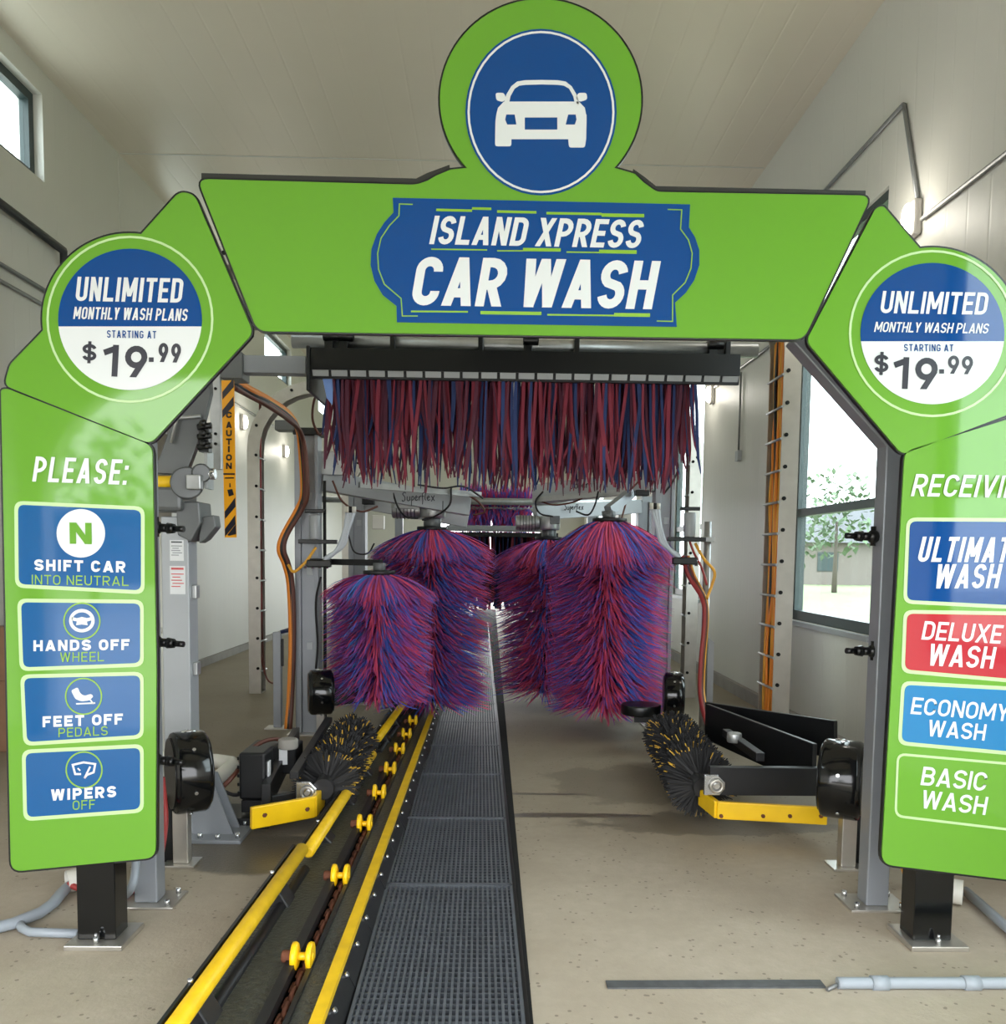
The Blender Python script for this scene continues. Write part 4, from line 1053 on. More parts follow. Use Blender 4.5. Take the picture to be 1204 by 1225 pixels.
c = at(400, 560, 7.8); MB().box(at(382, 560, 7.6).x, at(420, 560, 7.6).x, 7.6, 7.66, at(400, 568, 7.6).z, at(400, 540, 7.6).z).build('arm_bracket', 'galv', T1, .004)
ar0, ar1 = at(386, 572, 7.62), at(560, 608, 8.25)
ar0 = at(384, 575, 7.65)
am = MB(); am.bar(ar0, at(560, 606, 8.3), .12, .17); arm = am.build('swing_arm', 'light_grey', T1, .005)
script_text(arm, super_script(482, 601, 38, 12), 1.0, 7.86)
MB().bar(at(430, 580, 7.6), at(575, 592, 8.2), .05, .05).build('tie_tube', 'galv', T1)
MB().bar(at(470, 604, 8.0), at(500, 606, 8.1), .1, .05).build('arm_bracket', 'galv', T1)
T2, a2, b2, z2 = tower(417, 437, 9.0, 570, 'grey steel brush tower further back behind the left brushes', 'grey brush towers')
MB().bar(at(437, 600, 9.05), at(560, 622, 9.05), .1, .16).build('swing_arm', 'light_grey', T2, .004)
MB().cbox(at(453, 625, 9.0), .12, .1, .14).build('relay_box', 'pvc_white', T2, .006)
g = at(441, 600, 8.95); MB().cbox(g, .12, .1, .06).build('sensor_head', 'black', T2, .006)
T3, a3, b3, z3 = tower(782, 805, 7.95, 560, 'pale steel brush tower behind the bright right brush', 'grey brush towers')
arm = MB().bar(at(784, 575, 8.0), at(640, 592, 8.6), .12, .19).build('swing_arm', 'light_grey', T3, .005)
script_text(arm, super_script(683, 586, 36, 12), 1.1, 8.24)
MB().bar(at(640, 598, 8.5), at(752, 588, 8.0), .05, .05).build('tie_tube', 'galv', T3)
MB().cyl(at(727, 611, 7.65), at(728, 621, 7.65), .05, 12).build('brush_spindle', 'mach_grey', T3)
MB().bar(at(755, 590, 7.9), at(728, 611, 7.65), .07, .08).build('spindle_arm', 'frame_grey', T3)
MB().cbox(at(768, 590, 7.8), .12, .1, .05).build('sensor_head', 'black', T3, .006)
T4, a4, b4, z4 = tower(762, 778, 9.6, 600, 'slim grey brush tower furthest back in the right lane', 'grey brush towers')
arm = MB().bar(at(765, 606, 9.6), at(640, 614, 9.2), .12, .15).build('swing_arm', 'light_grey', T4, .005)
script_text(arm, super_script(676, 611, 22, 8), .9, 9.2)
for tw_, lst in ((T1, ([(398, 575, 7.6), (410, 600, 7.6), (432, 612, 7.7), (452, 606, 7.8)], [(470, 588, 7.9), (476, 606, 7.9), (486, 618, 7.95), (500, 620, 8.0)], [(540, 583, 8.0), (538, 604, 8.0), (520, 618, 8.05), (505, 622, 8.05)], [(556, 590, 8.1), (572, 600, 8.2), (580, 612, 8.25), (566, 616, 8.25)], [(500, 580, 7.8), (530, 584, 7.9), (555, 582, 8.0), (578, 596, 8.15)])),
                 (T3, ([(765, 575, 7.85), (752, 590, 7.85), (748, 606, 7.85), (744, 620, 7.8)], [(716, 588, 8.0), (712, 604, 8.1), (704, 616, 8.2), (690, 612, 8.3)], [(650, 588, 8.4), (641, 600, 8.45), (646, 614, 8.5), (662, 618, 8.5)], [(640, 596, 8.5), (662, 604, 8.4), (688, 600, 8.3), (702, 592, 8.2)], [(802, 540, 7.9), (812, 556, 7.9), (806, 575, 7.9), (795, 590, 7.9)]))):
    for i_, pts in enumerate(lst): MB().tube(catmull([at(*q_) for q_ in pts]), .009, 6).build('cable', 'cable_black' if i_ % 3 else 'cable_brown', tw_)
for i_, pts in enumerate(([(384, 690, 7.4), (378, 720, 7.42), (380, 770, 7.44), (378, 800, 7.44)], [(417, 640, 8.9), (424, 660, 8.9), (440, 662, 8.9), (448, 650, 8.9)])): MB().tube(catmull([at(*q_) for q_ in pts]), .009, 6).build('cable', 'cable_black', (T1, T2)[i_])
c = BRS[1]; MB().bar((c.x, 7.1, c.z+.09), (at(370, 690, 7.45).x, 7.5, c.z+.09), .05, .05).build('short_arm', 'steel_dark', T1)

# ------------------------------------------------------------------ stainless wash arches
def hoop(X0, X1, Y, ztop, wid, dep, label, rad=.75, holes_side=1, cable_side=1, rung=.3, start=0):
    cx = (X0+X1)/2
    t = thing('stainless_arch', label, 'arch', (cx, Y, 0), 'stainless wash arches')
    path = [(X0, 0), (X0, ztop-rad)] + [(X0+rad-rad*math.cos(k*PI/16), ztop-rad+rad*math.sin(k*PI/16)) for k in range(1, 9)] + [(X1-rad+rad*math.sin(k*PI/16), ztop-rad+rad*math.cos(k*PI/16)) for k in range(0, 9)] + [(X1, 0)]
    inner = []
    P = [Vector((x, Y, z)) for x, z in path]; n = len(P)
    def off(i):
        d = (P[min(i+1, n-1)]-P[max(i-1, 0)]).normalized(); return Vector((d.z, 0, -d.x))      # towards the inside
    I = [P[i]+off(i)*wid for i in range(n)]
    mb = MB()
    vs = [];
    for i in range(n): vs += [P[i], I[i], P[i]+Vector((0, .012, 0)), I[i]+Vector((0, .012, 0))]
    fs = []
    for i in range(n-1): a = 4*i; b = a+4; fs += [(a, a+1, b+1, b), (a+2, b+2, b+3, a+3), (a+1, a+3, b+3, b+1), (a, b, b+2, a+2)]
    mb.add(vs, fs); mb.build('front_plate', 'stainless', t)
    mb = MB(); vs = []
    for i in range(n): vs += [P[i], P[i]+Vector((0, dep, 0)), P[i]+off(i)*.012+Vector((0, dep, 0)), P[i]+off(i)*.012]
    fs = []
    for i in range(n-1): a = 4*i; b = a+4; fs += [(a, b, b+1, a+1), (a+1, b+1, b+2, a+2), (a+2, b+2, b+3, a+3)]
    mb.add(vs, fs); mb.build('outer_plate', 'stainless', t)
    mb = MB(); vs = []
    for i in range(n): q = P[i]+Vector((0, dep, 0)); vs += [q, q+off(i)*wid, q+Vector((0, .012, 0)), q+off(i)*wid+Vector((0, .012, 0))]
    fs = []
    for i in range(n-1): a = 4*i; b = a+4; fs += [(a, a+1, b+1, b), (a+2, b+2, b+3, a+3), (a+1, a+3, b+3, b+1)]
    mb.add(vs, fs); mb.build('rear_plate', 'stainless', t)
    # rungs with their dark bolt heads
    zz = .25
    while zz < ztop-rad:
        for X, s_ in ((X0, 1), (X1, -1)):
            if not (-.8 < 0): pass
            r = MB(); r.cyl((X+s_*(wid+.004), Y-.012, zz), (X+s_*(wid+.004), Y+dep+.02, zz), .011, 8); r.build('rung', 'galv', t)
            MB().cyl((X+s_*wid*.76, Y-.012, zz+.03), (X+s_*wid*.76, Y, zz+.03), .016, 10).build('bolt_head', 'hole', t)
        zz += rung
    for k in (2, 4, 6, 8):
        i = 1+k; q = P[i]+off(i)*wid*.4; MB().cyl(q+Vector((0, -.012, 0)), q, .016, 10).build('bolt_head', 'hole', t)
        j = 10+k; q = P[j]+off(j)*wid*.4; MB().cyl(q+Vector((0, -.012, 0)), q, .016, 10).build('bolt_head', 'hole', t)
    for X, s_ in ((X0, 1), (X1, -1)): MB().box(min(X, X+s_*wid), max(X, X+s_*wid), Y, Y+dep, .0, .012).build('foot_plate', 'stainless', t)
    return t
xr7 = at(950, 700, 7.0).x; xl7 = -2.78
hoop(xl7, xr7, 7.0, 3.9, .14, .36, 'stainless arch nearest the entrance, its right leg full of orange hoses', .7, rung=.25)
xl96 = at(297, 700, 9.6).x; xr96 = at(836, 700, 9.6).x
hoop(xl96, xr96, 9.6, at(360, 455, 9.6).z, .13, .2, 'stainless arch before the second right window, rounded corner seen at left', .75, rung=.33)
hoop(-2.05, 1.95, 12.2, 3.0, .15, .2, 'stainless arch deep in the tunnel behind the left brush towers', .6, rung=.4)

# hose bundles
def bundle(name, paths, label, cat, grp=None):
    """paths: (material, radius, points); one bundle tied together"""
    c = paths[0][2][0]
    t = thing(name, label, cat, tuple(c), grp)
    for m, r, pts in paths: MB().tube(catmull(pts, 5), r, 7).build('hose', m, t)
    return t
# in the right leg of the nearest arch
pts = []
cols = ['cable_orange', 'cable_amber', 'cable_orange', 'cable_amber', 'cable_orange', 'cable_black', 'cable_orange', 'cable_red', 'cable_amber']
paths = []
rr = random.Random(4)
for i, m in enumerate(cols):
    x = xr7-.126+.006*(i % 2)+(.012 if i > 6 else 0); y = 7.05+.031*i
    pl_ = []
    for k in range(9):
        z = 3.3-3.25*k/8; pl_.append((x+rr.gauss(0, .008), y+rr.gauss(0, .006), z))
    paths.append((m, .0125, pl_))
bundle('hose_bundle', paths, 'bundle of orange and red hoses running down the right arch leg', 'hoses', 'hose bundles')
paths = []
for i, m in enumerate(('cable_brown', 'cable_red', 'cable_brown')):
    x = xl96+.12+.0*i; paths.append((m, .009, [(x+rr.gauss(0, .006), 9.64+.04*i, 3.2-3.17*k/7) for k in range(7)]+[(x+.06, 9.66, .16), (x+.2, 9.6, .1)]))
bundle('hose_bundle', paths, 'thin brown hoses running down the left leg of the far arch', 'hoses', 'hose bundles')
paths = []
for i, (m, r) in enumerate((('cable_orange', .022), ('cable_amber', .018), ('cable_black', .02), ('cable_red', .016), ('cable_black', .018), ('cable_brown', .02))):
    o = i*1.6-4; oo = .012*i
    paths.append((m, r, [at(278, 458+o, 5.6), at(300, 470+o, 5.9+oo), at(322, 482+o, 6.3), at(345, 498+o, 6.8), at(358+o*.4, 515+o*.5, 7.2), at(363+o*.7, 545, 7.38-oo), at(365+o*.7, 590, 7.38-oo), at(358+o*.7, 610, 7.36), at(341+o*.6, 640, 7.3), at(337+o*.7, 658, 7.3), at(343+o*.6, 675, 7.34), at(348+o*.5, 700, 7.38), at(350+o*.4, 760, 7.4), at(348+o*.4, 830, 7.4), at(345+o*.5, 872, 7.36)]))
bundle('hose_bundle', paths, 'thick orange and black hoses sweeping from the gantry down the left tower', 'hoses', 'hose bundles')
paths = []
for i, (m, r) in enumerate((('cable_red', .02), ('cable_navy', .016), ('cable_brown', .018), ('cable_red', .014), ('cable_amber', .012))):
    o = i*1.7-3
    paths.append((m, r, [at(820+o, 665, 7.3), at(828+o, 690, 7.3), at(842+o*.6, 715, 7.2), at(845+o*.5, 740, 7.15), at(841+o*.6, 790, 7.1), at(840+o*.6, 830, 7.0), at(848+o*.7, 865, 6.6), at(860+o, 882, 6.2)]))
bundle('hose_bundle', paths, 'dark red hoses dropping from the right manifold to the tyre brush', 'hoses', 'hose bundles')
tag(MB().tube(catmull([at(832, 650, 7.3), at(842, 668, 7.25), at(855, 684, 7.2), at(852, 700, 7.2), at(846, 716, 7.15)]), .013, 8).build('air_hose', 'cable_amber'), 'single yellow hose looping beside the right manifold', 'hose')
tag(MB().tube(catmull([at(823, 640, 7.3), at(830, 660, 7.28), at(840, 680, 7.2), at(846, 700, 7.18)]), .010, 8).build('air_hose', 'cable_red'), 'single red hose curving behind the yellow hose at right', 'hose')
tag(MB().tube(catmull([at(405, 462, 6.6), at(380, 470, 6.7), at(374, 500, 7.2), at(383, 520, 7.3), at(394, 508, 7.1), at(400, 530, 7.0)]), .010, 8).build('air_hose', 'cable_brown'), 'brown hose hooked behind the mitter end plate at left', 'hose')
tag(MB().tube(catmull([at(378, 655, 7.3), at(366, 672, 7.25), at(352, 684, 7.25), at(345, 676, 7.3)]), .012, 8).build('air_hose', 'cable_amber'), 'yellow hose crossing the left tower beside the manifold', 'hose')

# ------------------------------------------------------------------ soap manifolds with clear tubes
def manifold(px, py, Y, label, s, pipe_px=None):
    c = at(px, py, Y); t = thing('soap_manifold', label, 'manifold', tuple(c), 'soap manifolds')
    MB().cbox(c+Vector((0, .02, -.0)), .32, .05, .035).build('mount_bar', 'black_plastic', t, .004)
    MB().cyl(c+Vector((.02*s, 0, .02)), c+Vector((.02*s, 0, .22)), .05, 14, bev=.01).build('valve_body', 'light_grey', t)
    MB().cbox(c+Vector((.02*s, 0, .25)), .16, .06, .03).build('cap_bar', 'black_plastic', t, .006)
    MB().cbox(c+Vector((-.02*s, -.03, -.18)), .2, .07, .06).build('lower_block', 'black_plastic', t, .01)
    for k in range(3):
        o = .045*k
        MB().tube(catmull([c+Vector((-.06*s-.0, -.03, -.16+o*.2)), c+Vector((-.17*s-o*.5*s, -.04, -.06+o*.3)), c+Vector((-.23*s-o*.3*s, -.04, .1)), c+Vector((-.25*s-o*.6*s, -.03, .24))]), .017, 8).build('clear_tube', 'tube_clear', t)
        MB().cyl(c+Vector((-.25*s-o*.6*s, -.03, .24)), c+Vector((-.25*s-o*.6*s, -.03, .29)), .019, 8).build('tube_fitting', 'black_plastic' if k == 1 else 'pvc_white', t)
    for k in range(4):
        MB().cyl(c+Vector((-.1+.06*k, -.02, -.22)), c+Vector((-.1+.06*k, -.02, -.17)), .012, 8).build('push_fitting', 'chrome', t)
    return t, c
t, c = manifold(822, 645, 7.25, 'black soap manifold with clear tubes right of the tall bright brush', 1)
MB().cyl((at(847, 640, 7.3).x, 7.3, 0), (at(847, 640, 7.3).x, 7.3, at(847, 624, 7.3).z), .03, 14).build('pipe_post', 'galv', t)
MB().cbox((at(840, 646, 7.28).x, 7.28, c.z), .2, .05, .04).build('pipe_clamp', 'galv', t, .004)
t, c = manifold(380, 648, 7.3, 'black soap manifold with clear tubes on the left brush tower', -1)
MB().cyl((at(388, 640, 7.3).x, 7.32, 0), (at(388, 640, 7.3).x, 7.32, at(388, 575, 7.3).z), .014, 10).build('pipe_post', 'rubber', t)
# posts by the lane
t = thing('valve_post', 'short grey post with blue valve beside the left brush tower', 'post', (at(332, 872, 7.7).x, 7.7, 0))
a, b = at(327, 756, 7.7), at(337, 870, 7.7); MB().box(a.x, b.x, 7.68, 7.75, .012, a.z).build('post', 'frame_grey', t, .004)
MB().cbox(((a.x+b.x)/2, 7.71, .006), .2, .16, .012).build('base_plate', 'stainless', t)
MB().cyl((b.x, 7.7, a.z), (b.x+.08, 7.7, a.z+.02), .018, 10).build('blue_valve', 'cable_navy', t)
MB().box(b.x, b.x+.02, 7.69, 7.72, a.z-.3, a.z-.06).build('sensor_strip', 'black', t)
t = thing('splash_post', 'flat pale upright post beside the right hoses', 'post', (at(848, 860, 7.2).x, 7.45, 0))
a, b = at(844, 762, 7.45), at(852, 868, 7.45)
mb = MB(); mb.prism([(a.x, 7.45, 0), (b.x, 7.45, 0), (b.x, 7.45, a.z-.05), (a.x+.02, 7.45, a.z)], [(a.x, 7.5, 0), (b.x, 7.5, 0), (b.x, 7.5, a.z-.05), (a.x+.02, 7.5, a.z)]); mb.build('upright', 'light_grey', t)
MB().cbox(((a.x+b.x)/2, 7.47, .005), .14, .12, .01).build('base_plate', 'stainless', t)

# ------------------------------------------------------------------ big grey column with swing mechanism at left
KY = 4.7
K = thing('machine_column', 'big grey square machine column with two paper stickers at left', 'column', (at(213, 990, KY).x, KY+.07, 0))
a, b = at(197, 900, KY), at(229, 900, KY); ztop = at(210, 618, KY).z
MB().box(a.x, b.x, KY, KY+.14, .02, ztop).build('post', 'light_grey', K, .005)
MB().cbox(((a.x+b.x)/2+.1, KY+.06, .01), .52, .34, .02).build('base_plate', 'frame_grey', K, .003)
for dy in (.0, .12):
    mb = MB(); mb.prism([(b.x, KY+dy, .02), (b.x+.22, KY+dy, .02), (b.x+.1, KY+dy, .33), (b.x, KY+dy, .36)], [(b.x, KY+dy+.014, .02), (b.x+.22, KY+dy+.014, .02), (b.x+.1, KY+dy+.014, .33), (b.x, KY+dy+.014, .36)]); mb.build('gusset', 'frame_grey', K)
for dx, dy in ((.1, -.06), (.3, -.06), (.28, .16), (.2, -.08)): MB().cyl((b.x+dx-.04, KY+dy, .02), (b.x+dx-.04, KY+dy, .045), .014, 6).build('anchor_bolt', 'chrome', K)
for (x0, y0, x1, y1, lines) in ((203, 646, 220, 671, 'k'), (203, 677, 222, 711, 'r')):
    p, q = at(x0, y0, KY-.002), at(x1, y1, KY-.002)
    s_ = MB().box(p.x, q.x, KY-.002, KY+.001, q.z, p.z).build('sticker', 'sticker', K)
    h_ = p.z-q.z
    MB().box(p.x+.008, q.x-.008, KY-.003, KY-.0019, p.z-h_*.13, p.z-h_*.06).build('sticker_heading', 'ink' if lines == 'k' else 'sticker_red', s_)
    mb = MB()
    for k in range(5):
        mb.box(p.x+.008+.006*(k % 2), q.x-.008-.009*((k*2) % 3), KY-.003, KY-.0019, p.z-h_*(.28+.11*k)-.003, p.z-h_*(.28+.11*k)+.002)
    mb.build('sticker_print', 'sticker_grey' if lines == 'k' else 'sticker_red', s_)
for yy in (708, 800):
    p = at(235, yy, KY+.05); MB().box(b.x, b.x+.025, KY+.04, KY+.1, p.z-.035, p.z+.035).build('cable_bracket', 'galv', K, .003)
# head of the column
hp = lambda x, y, dy=0: at(x, y, KY+dy)
p, q = hp(165, 582), hp(222, 612); MB().box(p.x, q.x, KY-.06, KY+.2, q.z, p.z).build('head_casting', 'mach_grey', K, .02)
p, q = hp(218, 618), hp(236, 650); mb = MB(); mb.prism([hp(210, 600, -.02), hp(238, 600, -.02), hp(240, 625, -.02), hp(228, 648, -.02), hp(212, 640, -.02)], [v+Vector((0, .2, 0)) for v in (hp(210, 600, -.02), hp(238, 600, -.02), hp(240, 625, -.02), hp(228, 648, -.02), hp(212, 640, -.02))]); mb.build('head_bracket', 'mach_grey', K, .008)
mb = MB(); f = [hp(243, 618, .02), hp(256, 616, .02), hp(258, 630, .02), hp(246, 645, .02), hp(238, 650, .02), hp(238, 640, .02)]; mb.prism(f, [v+Vector((0, .1, 0)) for v in f]); mb.build('stop_block', 'mach_grey', K, .006)
MB().cyl(hp(168, 577, -.03), hp(211, 577, -.03), .034, 18, bev=.004).build('yellow_roller', 'yellow', K)
MB().cyl(hp(224, 578, -.06), hp(224, 578, .1), .085, 24, bev=.01).build('pivot_drum', 'mach_grey', K)
MB().cbox(hp(233, 577, -.08), .075, .05, .075).build('pivot_block', 'galv', K, .006)
MB().cyl(hp(241, 566, -.06), hp(241, 566, .05), .05, 18, bev=.008).build('pivot_disc', 'mach_grey', K)
MB().cyl(hp(246, 567, -.02), hp(258, 567, -.02), .03, 14, bev=.005).build('pivot_nut', 'chrome', K)
MB().box(hp(247, 540).x, hp(251, 540).x, KY-.04, KY+.06, hp(247, 585).z, hp(247, 540).z).build('lever_plate', 'galv', K)
mb = MB(); f = [hp(184, 566), hp(216, 475), hp(250, 430), hp(252, 470), hp(240, 520), hp(222, 568)]; mb.prism(f, [v+Vector((0, .05, 0)) for v in f]); mb.build('arm_plate', 'mach_grey', K, .004)
MB().tube([hp(205, 530, -.03), hp(212, 500, -.03), hp(240, 498, -.03)], .01, 8).build('grab_rod', 'galv', K)
for y in (512, 524, 536):
    m = MB(); q = hp(246, y, -.05); m.cbox(q, .05, .06, .045); m.cyl(q+Vector((-.03, -.03, 0)), q+Vector((.04, -.03, .01)), .016, 10); m.sphere(q+Vector((.0, -.04, .02)), .02); m.build('nozzle_cluster', 'black_plastic', K)
# tubes seen between sign and column
t = thing('pvc_riser', 'white plastic riser pipe behind the PLEASE pillar', 'pipe', (at(191, 900, 5.3).x, 5.3, 0))
q = at(191, 900, 5.3); MB().cyl((q.x, 5.3, 0), (q.x, 5.3, at(191, 630, 5.3).z), .045, 14).build('pipe', 'pvc_white', t)
for z in (.3, 1.1): MB().cyl((q.x, 5.3, z-.04), (q.x, 5.3, z+.04), .055, 14).build('coupling', 'pvc_white', t)
tag(MB().tube([at(236, 912, 5.6)-Vector((.1, 0, 0)), at(258, 910, 5.6), at(277, 913, 5.5), at(278, 917, 5.4), at(252, 938, 5.05)], .045, 12).build('drain_pipe', 'pvc_white'), 'white plastic drain pipe bent across the floor behind the left drum blower', 'pipe')

# ------------------------------------------------------------------ caution sign
CYs = 5.15
cs_ = thing('caution_sign', 'tall yellow and black striped CAUTION clearance board hanging from the gantry', 'sign', tuple(at(274, 460, CYs)))
ol = [(265, 455), (280, 455), (283, 643), (269, 643)]
plate(MB(), ol, CYs, .006).build('board', 'caution', cs_)
mb = MB()
def st(p): mb.face([at(x, y, CYs-.002) for x, y in p])
for (ya, yb) in ((457, 469), (478, 491)): st([(266, yb), (279.5, yb-17), (279.8, yb-6), (266.3, yb+11-2)])
for (ya, yb) in ((0, 612), (0, 633)): st([(269, yb), (281.5, yb-17), (282, yb-6), (269.3, yb+9)])
st([(272, 640), (282.4, 627), (282.7, 639), (274, 641)])
st([(267.3, 566), (281, 566), (281, 568), (267.3, 568)]); st([(269, 571), (280, 571), (280, 572.5), (269, 572.5)])
st([(272, 586), (278, 585), (280, 592), (274, 594)]); st([(274.5, 578), (276, 578), (276, 583), (274.5, 583)])
mb.build('stripes', 'ink', cs_)
for ch, y in zip('CAUTION', (500, 512, 522, 532, 541, 551, 561)):
    xw_ = (272.8, 275) if ch == 'I' else (270.5, 277.5)
    writing('lettering', ch, (xw_[0], y), (xw_[1], y), (xw_[0], y-7.5), 'ink', cs_, .26, .1, Y=CYs-.004)

# ------------------------------------------------------------------ wall lamps and conduits
def lamp(X, Y, z, s, label):
    t = thing('wall_lamp', label, 'lamp', (X, Y, z), 'bulkhead lamps on the walls')
    MB().cbox((X-s*.03, Y, z), .06, .13, .24).build('lamp_body', 'lamp_body', t, .02)
    MB().sphere((X-s*.075, Y, z), .05, 16, 10, (.7, .95, 2.0)).build('lamp_lens', 'lamp_lens', t)
    ld = bpy.data.lights.new('lamp_glow', 'POINT'); ld.energy = 5; ld.color = (1, .95, .86); ld.shadow_soft_size = .12
    lo = bpy.data.objects.new('lamp_glow', ld); COL.objects.link(lo); lo.parent = t; lo.location = (-s*.34, 0, 0)
q = xx(1090, 262, XR-.05); y1_ = q.y
lamp(XR, q.y, q.z, 1, 'bright oval wall lamp above the right price disc')
q2 = xx(850, 472, XR-.05); lamp(XR, q2.y, q2.z, 1, 'oval wall lamp further back on the right wall')
lamp(XR, q2.y+5.4, 3.65, 1, 'oval wall lamp on the right wall beyond the second lamp')
for (px, py, l) in ((292, 505, 'oval wall lamp beside the CAUTION board on the left wall'), (342, 540, 'small oval wall lamp on left wall behind the far arch')):
    q3 = xx(px, py, XL+.05); lamp(XL, q3.y, q3.z, -1, l)

def conduit(pts, label, r=.016, m='conduit'):
    o = MB().tube(pts, r, 8).build('wall_conduit', m); tag(o, label, 'conduit'); return o
xc = XR-.02
zt_ = xx(1082, 125, xc)
conduit([(xc, y1_-.02, q.z*0+xx(1090, 262, xc).z+.1), (xc, zt_.y, zt_.z), (xc, zt_.y+.01, zt_.z+.005), (xc, zt_.y+5, zt_.z)], 'metal conduit rising from the bright right lamp and bending back along the wall')
zz = xx(1150, 226, xc).z
conduit([(xc, y1_-.1, zz), (xc, .5, zz)], 'metal conduit running along the right wall towards the entrance')
q4 = xx(900, 430, xc); conduit([(xc, q2.y-.1, q4.z), (xc, y1_+1.2, q4.z)], 'metal conduit between the two lamps on the right wall')
q5 = xx(887, 445, xc); q6 = xx(885, 545, xc)
o = conduit([(xc, q5.y, q5.z), (xc, q5.y, q6.z)], 'thin metal conduit dropping to an outlet box on the right wall', .012)
MB().cbox((xc, q5.y, q6.z), .05, .12, .12).build('outlet_box', 'light_grey', o, .006)
zl = 3.78
xw = XL+.025
conduit([(xw, 1.5, zl), (xw, 16.5, zl)], 'upper of two metal conduits along the left wall', .018)
conduit([(xw, 1.5, zl-.13), (xw, 12, zl-.13)], 'lower of two metal conduits along the left wall', .016)
a, b = xx(0, 243, XL+.06), xx(76, 300, XL+.06)
conduit([a-(b-a)*.6, a, b, (b.x, b.y, b.z-.12)], 'thick black pipe high on the left wall near the price disc', .035, 'dark_pipe')

# ------------------------------------------------------------------ floor conduits by the left post, boxes
tag(MB().tube(catmull([gz(60, 1120, .03)-Vector((.9, .35, 0)), gz(15, 1105, .03), gz(80, 1062, .03), gz(96, 1052, .035)], 4), .024, 10).build('floor_conduit', 'pvc_grey'), 'grey plastic conduit running diagonally to the left sign post', 'conduit')
tag(MB().tube([gz(22, 1103, .022), gz(26, 1110, .022), gz(36, 1115, .022), gz(94, 1117, .022)], .018, 10).build('floor_conduit', 'pvc_grey'), 'grey conduit branch ending at the left black post', 'conduit')
q = gz(80, 1055, .05); tag(MB().tube([q, q+Vector((.16, .12, .01))], .05, 16, caps=False).build('pipe_sleeve', 'pvc_white'), 'open white pipe sleeve lying behind the left black post', 'pipe')
tag(MB().tube(catmull([gz(82, 1057, .05), gz(100, 1064, .03), gz(150, 1068, .025), gz(190, 1052, .025)]), .014, 8).build('air_hose', 'cable_red'), 'red hose crossing the floor behind the left black post', 'hose')
tag(MB().tube(catmull([at(163, 1000, 3.72), at(162, 1040, 3.7), at(157, 1062, 3.68), gz(146, 1074, .025), gz(120, 1080, .025)]), .018, 8).build('floor_conduit', 'pvc_grey'), 'short grey conduit bending up behind the PLEASE pillar', 'conduit')
tag(MB().tube(catmull([at(194, 930, 4.1), at(198, 980, 4.1), at(193, 1020, 4.0), gz(186, 1052, .03)]), .014, 8).build('air_hose', 'cable_red'), 'red hose hanging beside the left drum blower post', 'hose')
tag(MB().tube(catmull([at(190, 940, 4.1), at(192, 1000, 4.08), gz(186, 1050, .03)+Vector((0, .08, 0))]), .014, 8).build('air_hose', 'cable_navy'), 'dark blue hose hanging beside the left drum blower post', 'hose')
# right side of the sign
q = gz(1152, 1068, .06); tag(MB().tube([q+Vector((-.08, .05, 0)), q], .055, 16, caps=False).build('pipe_sleeve', 'pvc_white'), 'open white pipe sleeve behind the right black post', 'pipe')
tag(MB().tube([gz(1156, 1066, .03), gz(1200, 1105, .03), gz(1290, 1180, .03)], .022, 10).build('floor_conduit', 'pvc_grey'), 'grey conduit running off to the right of the black post', 'conduit')
for i, (m, l) in enumerate((('cable_amber', 'yellow hose drooping to the floor behind the right pillar'), ('cable_orange', 'orange hose drooping to the floor behind the right pillar'), ('cable_navy', 'dark blue hose drooping to the floor behind the right pillar'))):
    o = i*4
    tag(MB().tube(catmull([at(1075+o, 1005, 3.95+.03*i), at(1082+o, 1040, 3.95+.03*i), gz(1095+o*.4, 1060-o*.5, .03), gz(1150, 1064-i*3, .05)]), .014, 8).build('air_hose', m), l, 'hose')
tag(MB().tube(catmull([at(1028, 975, 4.35), at(1037, 1000, 4.3), at(1038, 1020, 4.25)]), .012, 8).build('air_hose', 'cable_red'), 'short red hose beside the right drum blower post', 'hose')
bx0 = at(-40, 905, 6.9).x
for z0_, z1_, x_, l in ((0, .55, .0, 'lower brown cardboard box at the left wall edge'), (.552, .95, -.02, 'upper brown cardboard box stacked at the left wall edge')):
    b_ = thing('cardboard_box', l, 'box', (XL+.35, 6.9, z0_)); MB().box(XL+.06, XL+.5+x_, 6.7, 7.2, z0_, z1_).build('carton', 'card', b_, .006)
    MB().box(XL+.055, XL+.502+x_, 6.92, 6.98, z1_-.06, z1_+.0015).build('tape', 'caution' if False else 'curb', b_)

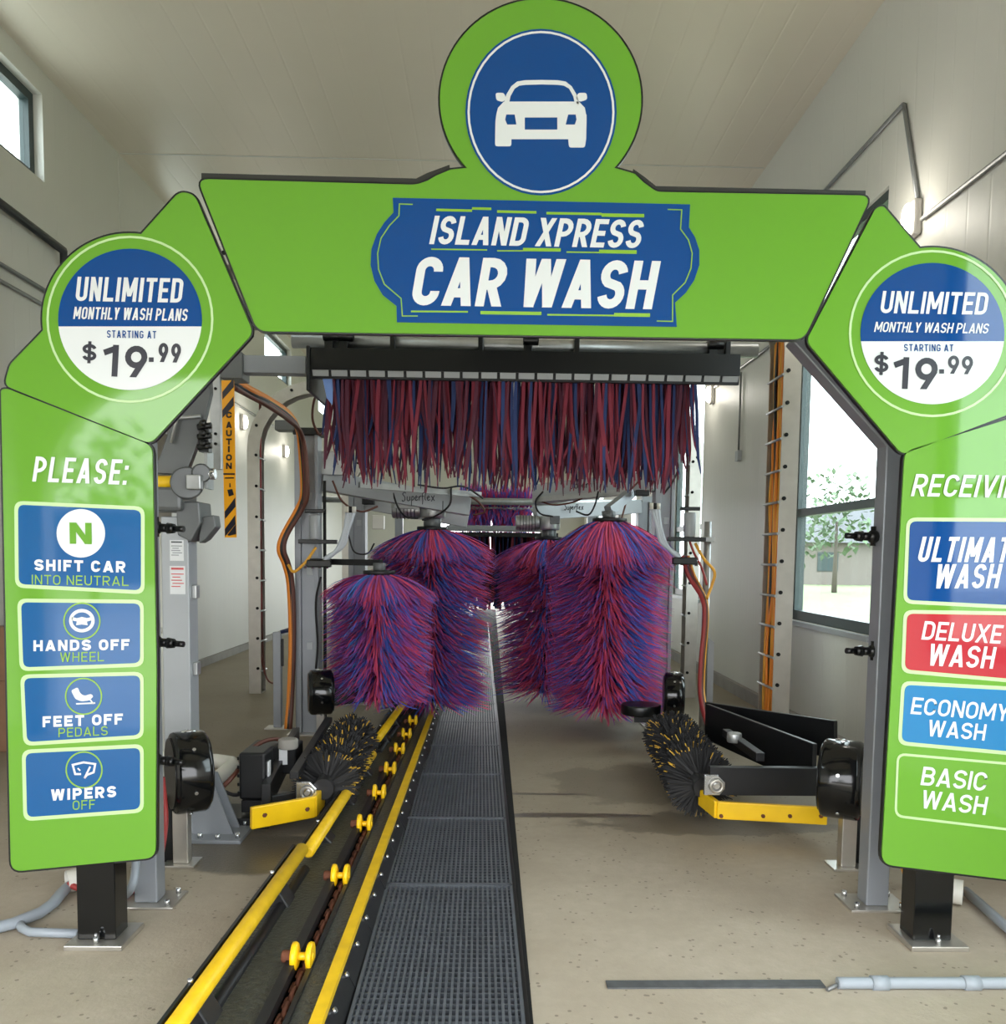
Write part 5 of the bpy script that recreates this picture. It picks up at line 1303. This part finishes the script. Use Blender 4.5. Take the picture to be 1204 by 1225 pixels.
# ------------------------------------------------------------------ far machines: second mitter, far brush, dryer hood
fm = thing('far_mitter', 'second cloth mitter with pale housing deep in the tunnel', 'mitter', tuple(at(596, 636, 12.8)))
p, q = at(534, 628, 12.8), at(664, 636, 12.8); MB().box(p.x, q.x, 12.8, 13.2, q.z, p.z).build('housing', 'light_grey', fm, .01)
p, q = at(528, 636, 12.85), at(668, 643, 12.85); MB().box(p.x, q.x, 12.85, 13.15, q.z, p.z).build('lower_rail', 'black', fm)
mb = MB(); rr = random.Random(5); xa, xb = at(535, 640, 12.9).x, at(662, 640, 12.9).x; zz = at(600, 641, 12.9).z
for row in range(4):
    for i in range(60):
        x = xa+(xb-xa)*rr.random(); pts = [Vector((x+rr.gauss(0, .01)*k, 12.9+row*.06, zz-k*.2*rr.uniform(.9, 1.1))) for k in range(6)]
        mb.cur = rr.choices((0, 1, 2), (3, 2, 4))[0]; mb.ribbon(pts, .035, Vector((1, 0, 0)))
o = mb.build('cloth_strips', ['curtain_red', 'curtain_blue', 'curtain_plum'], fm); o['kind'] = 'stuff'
for px in (540, 658):
    q = at(px, 620, 13.0); MB().cyl((q.x, 13, at(px, 632, 13).z), (q.x, 13, at(px, 600, 13).z), .03, 10).build('hanger', 'galv', fm)
q = at(600, 600, 13.0); MB().cyl((-2.6, 13.0, q.z), (2.3, 13.0, q.z), .05, 12).build('carrier_tube', 'galv', fm)
for x in (-2.6, 2.3): MB().box(x-.08, x+.08, 12.92, 13.08, 0, q.z+.1).build('leg', 'frame_grey', fm)
fb = thing('far_cloth_brush', 'small horizontal purple cloth brush high up deep in the tunnel', 'brush', tuple(at(596, 604, 13.8)))
c = at(593, 608, 13.8); mb = MB(); rr = random.Random(9)
for i in range(1400):
    x = rr.uniform(-.55, .55); th = rr.uniform(0, 2*PI); R_ = .42*rr.uniform(.8, 1.1)
    dr = Vector((rr.gauss(0, .15), math.cos(th), math.sin(th))); pts = [c+Vector((x, 0, 0))+dr*R_*k/3-Vector((0, 0, .05*(k/3)**2)) for k in range(4)]
    mb.cur = rr.choices((0, 1, 2), (3, 2, 4))[0]; mb.ribbon(pts, [.02, .02, .016, .006], Vector((1, 0, 0)))
o = mb.build('cloth_strips', ['cloth_red', 'cloth_blue', 'cloth_purple'], fb); o['kind'] = 'stuff'
MB().cyl(c-Vector((1.5, 0, 0)), c+Vector((1.5, 0, 0)), .06, 12).build('axle', 'galv', fb)
for x in (-1.5, 1.5): MB().box(c.x+x-.06, c.x+x+.06, 13.74, 13.86, 0, c.z+.06).build('leg', 'frame_grey', fb)
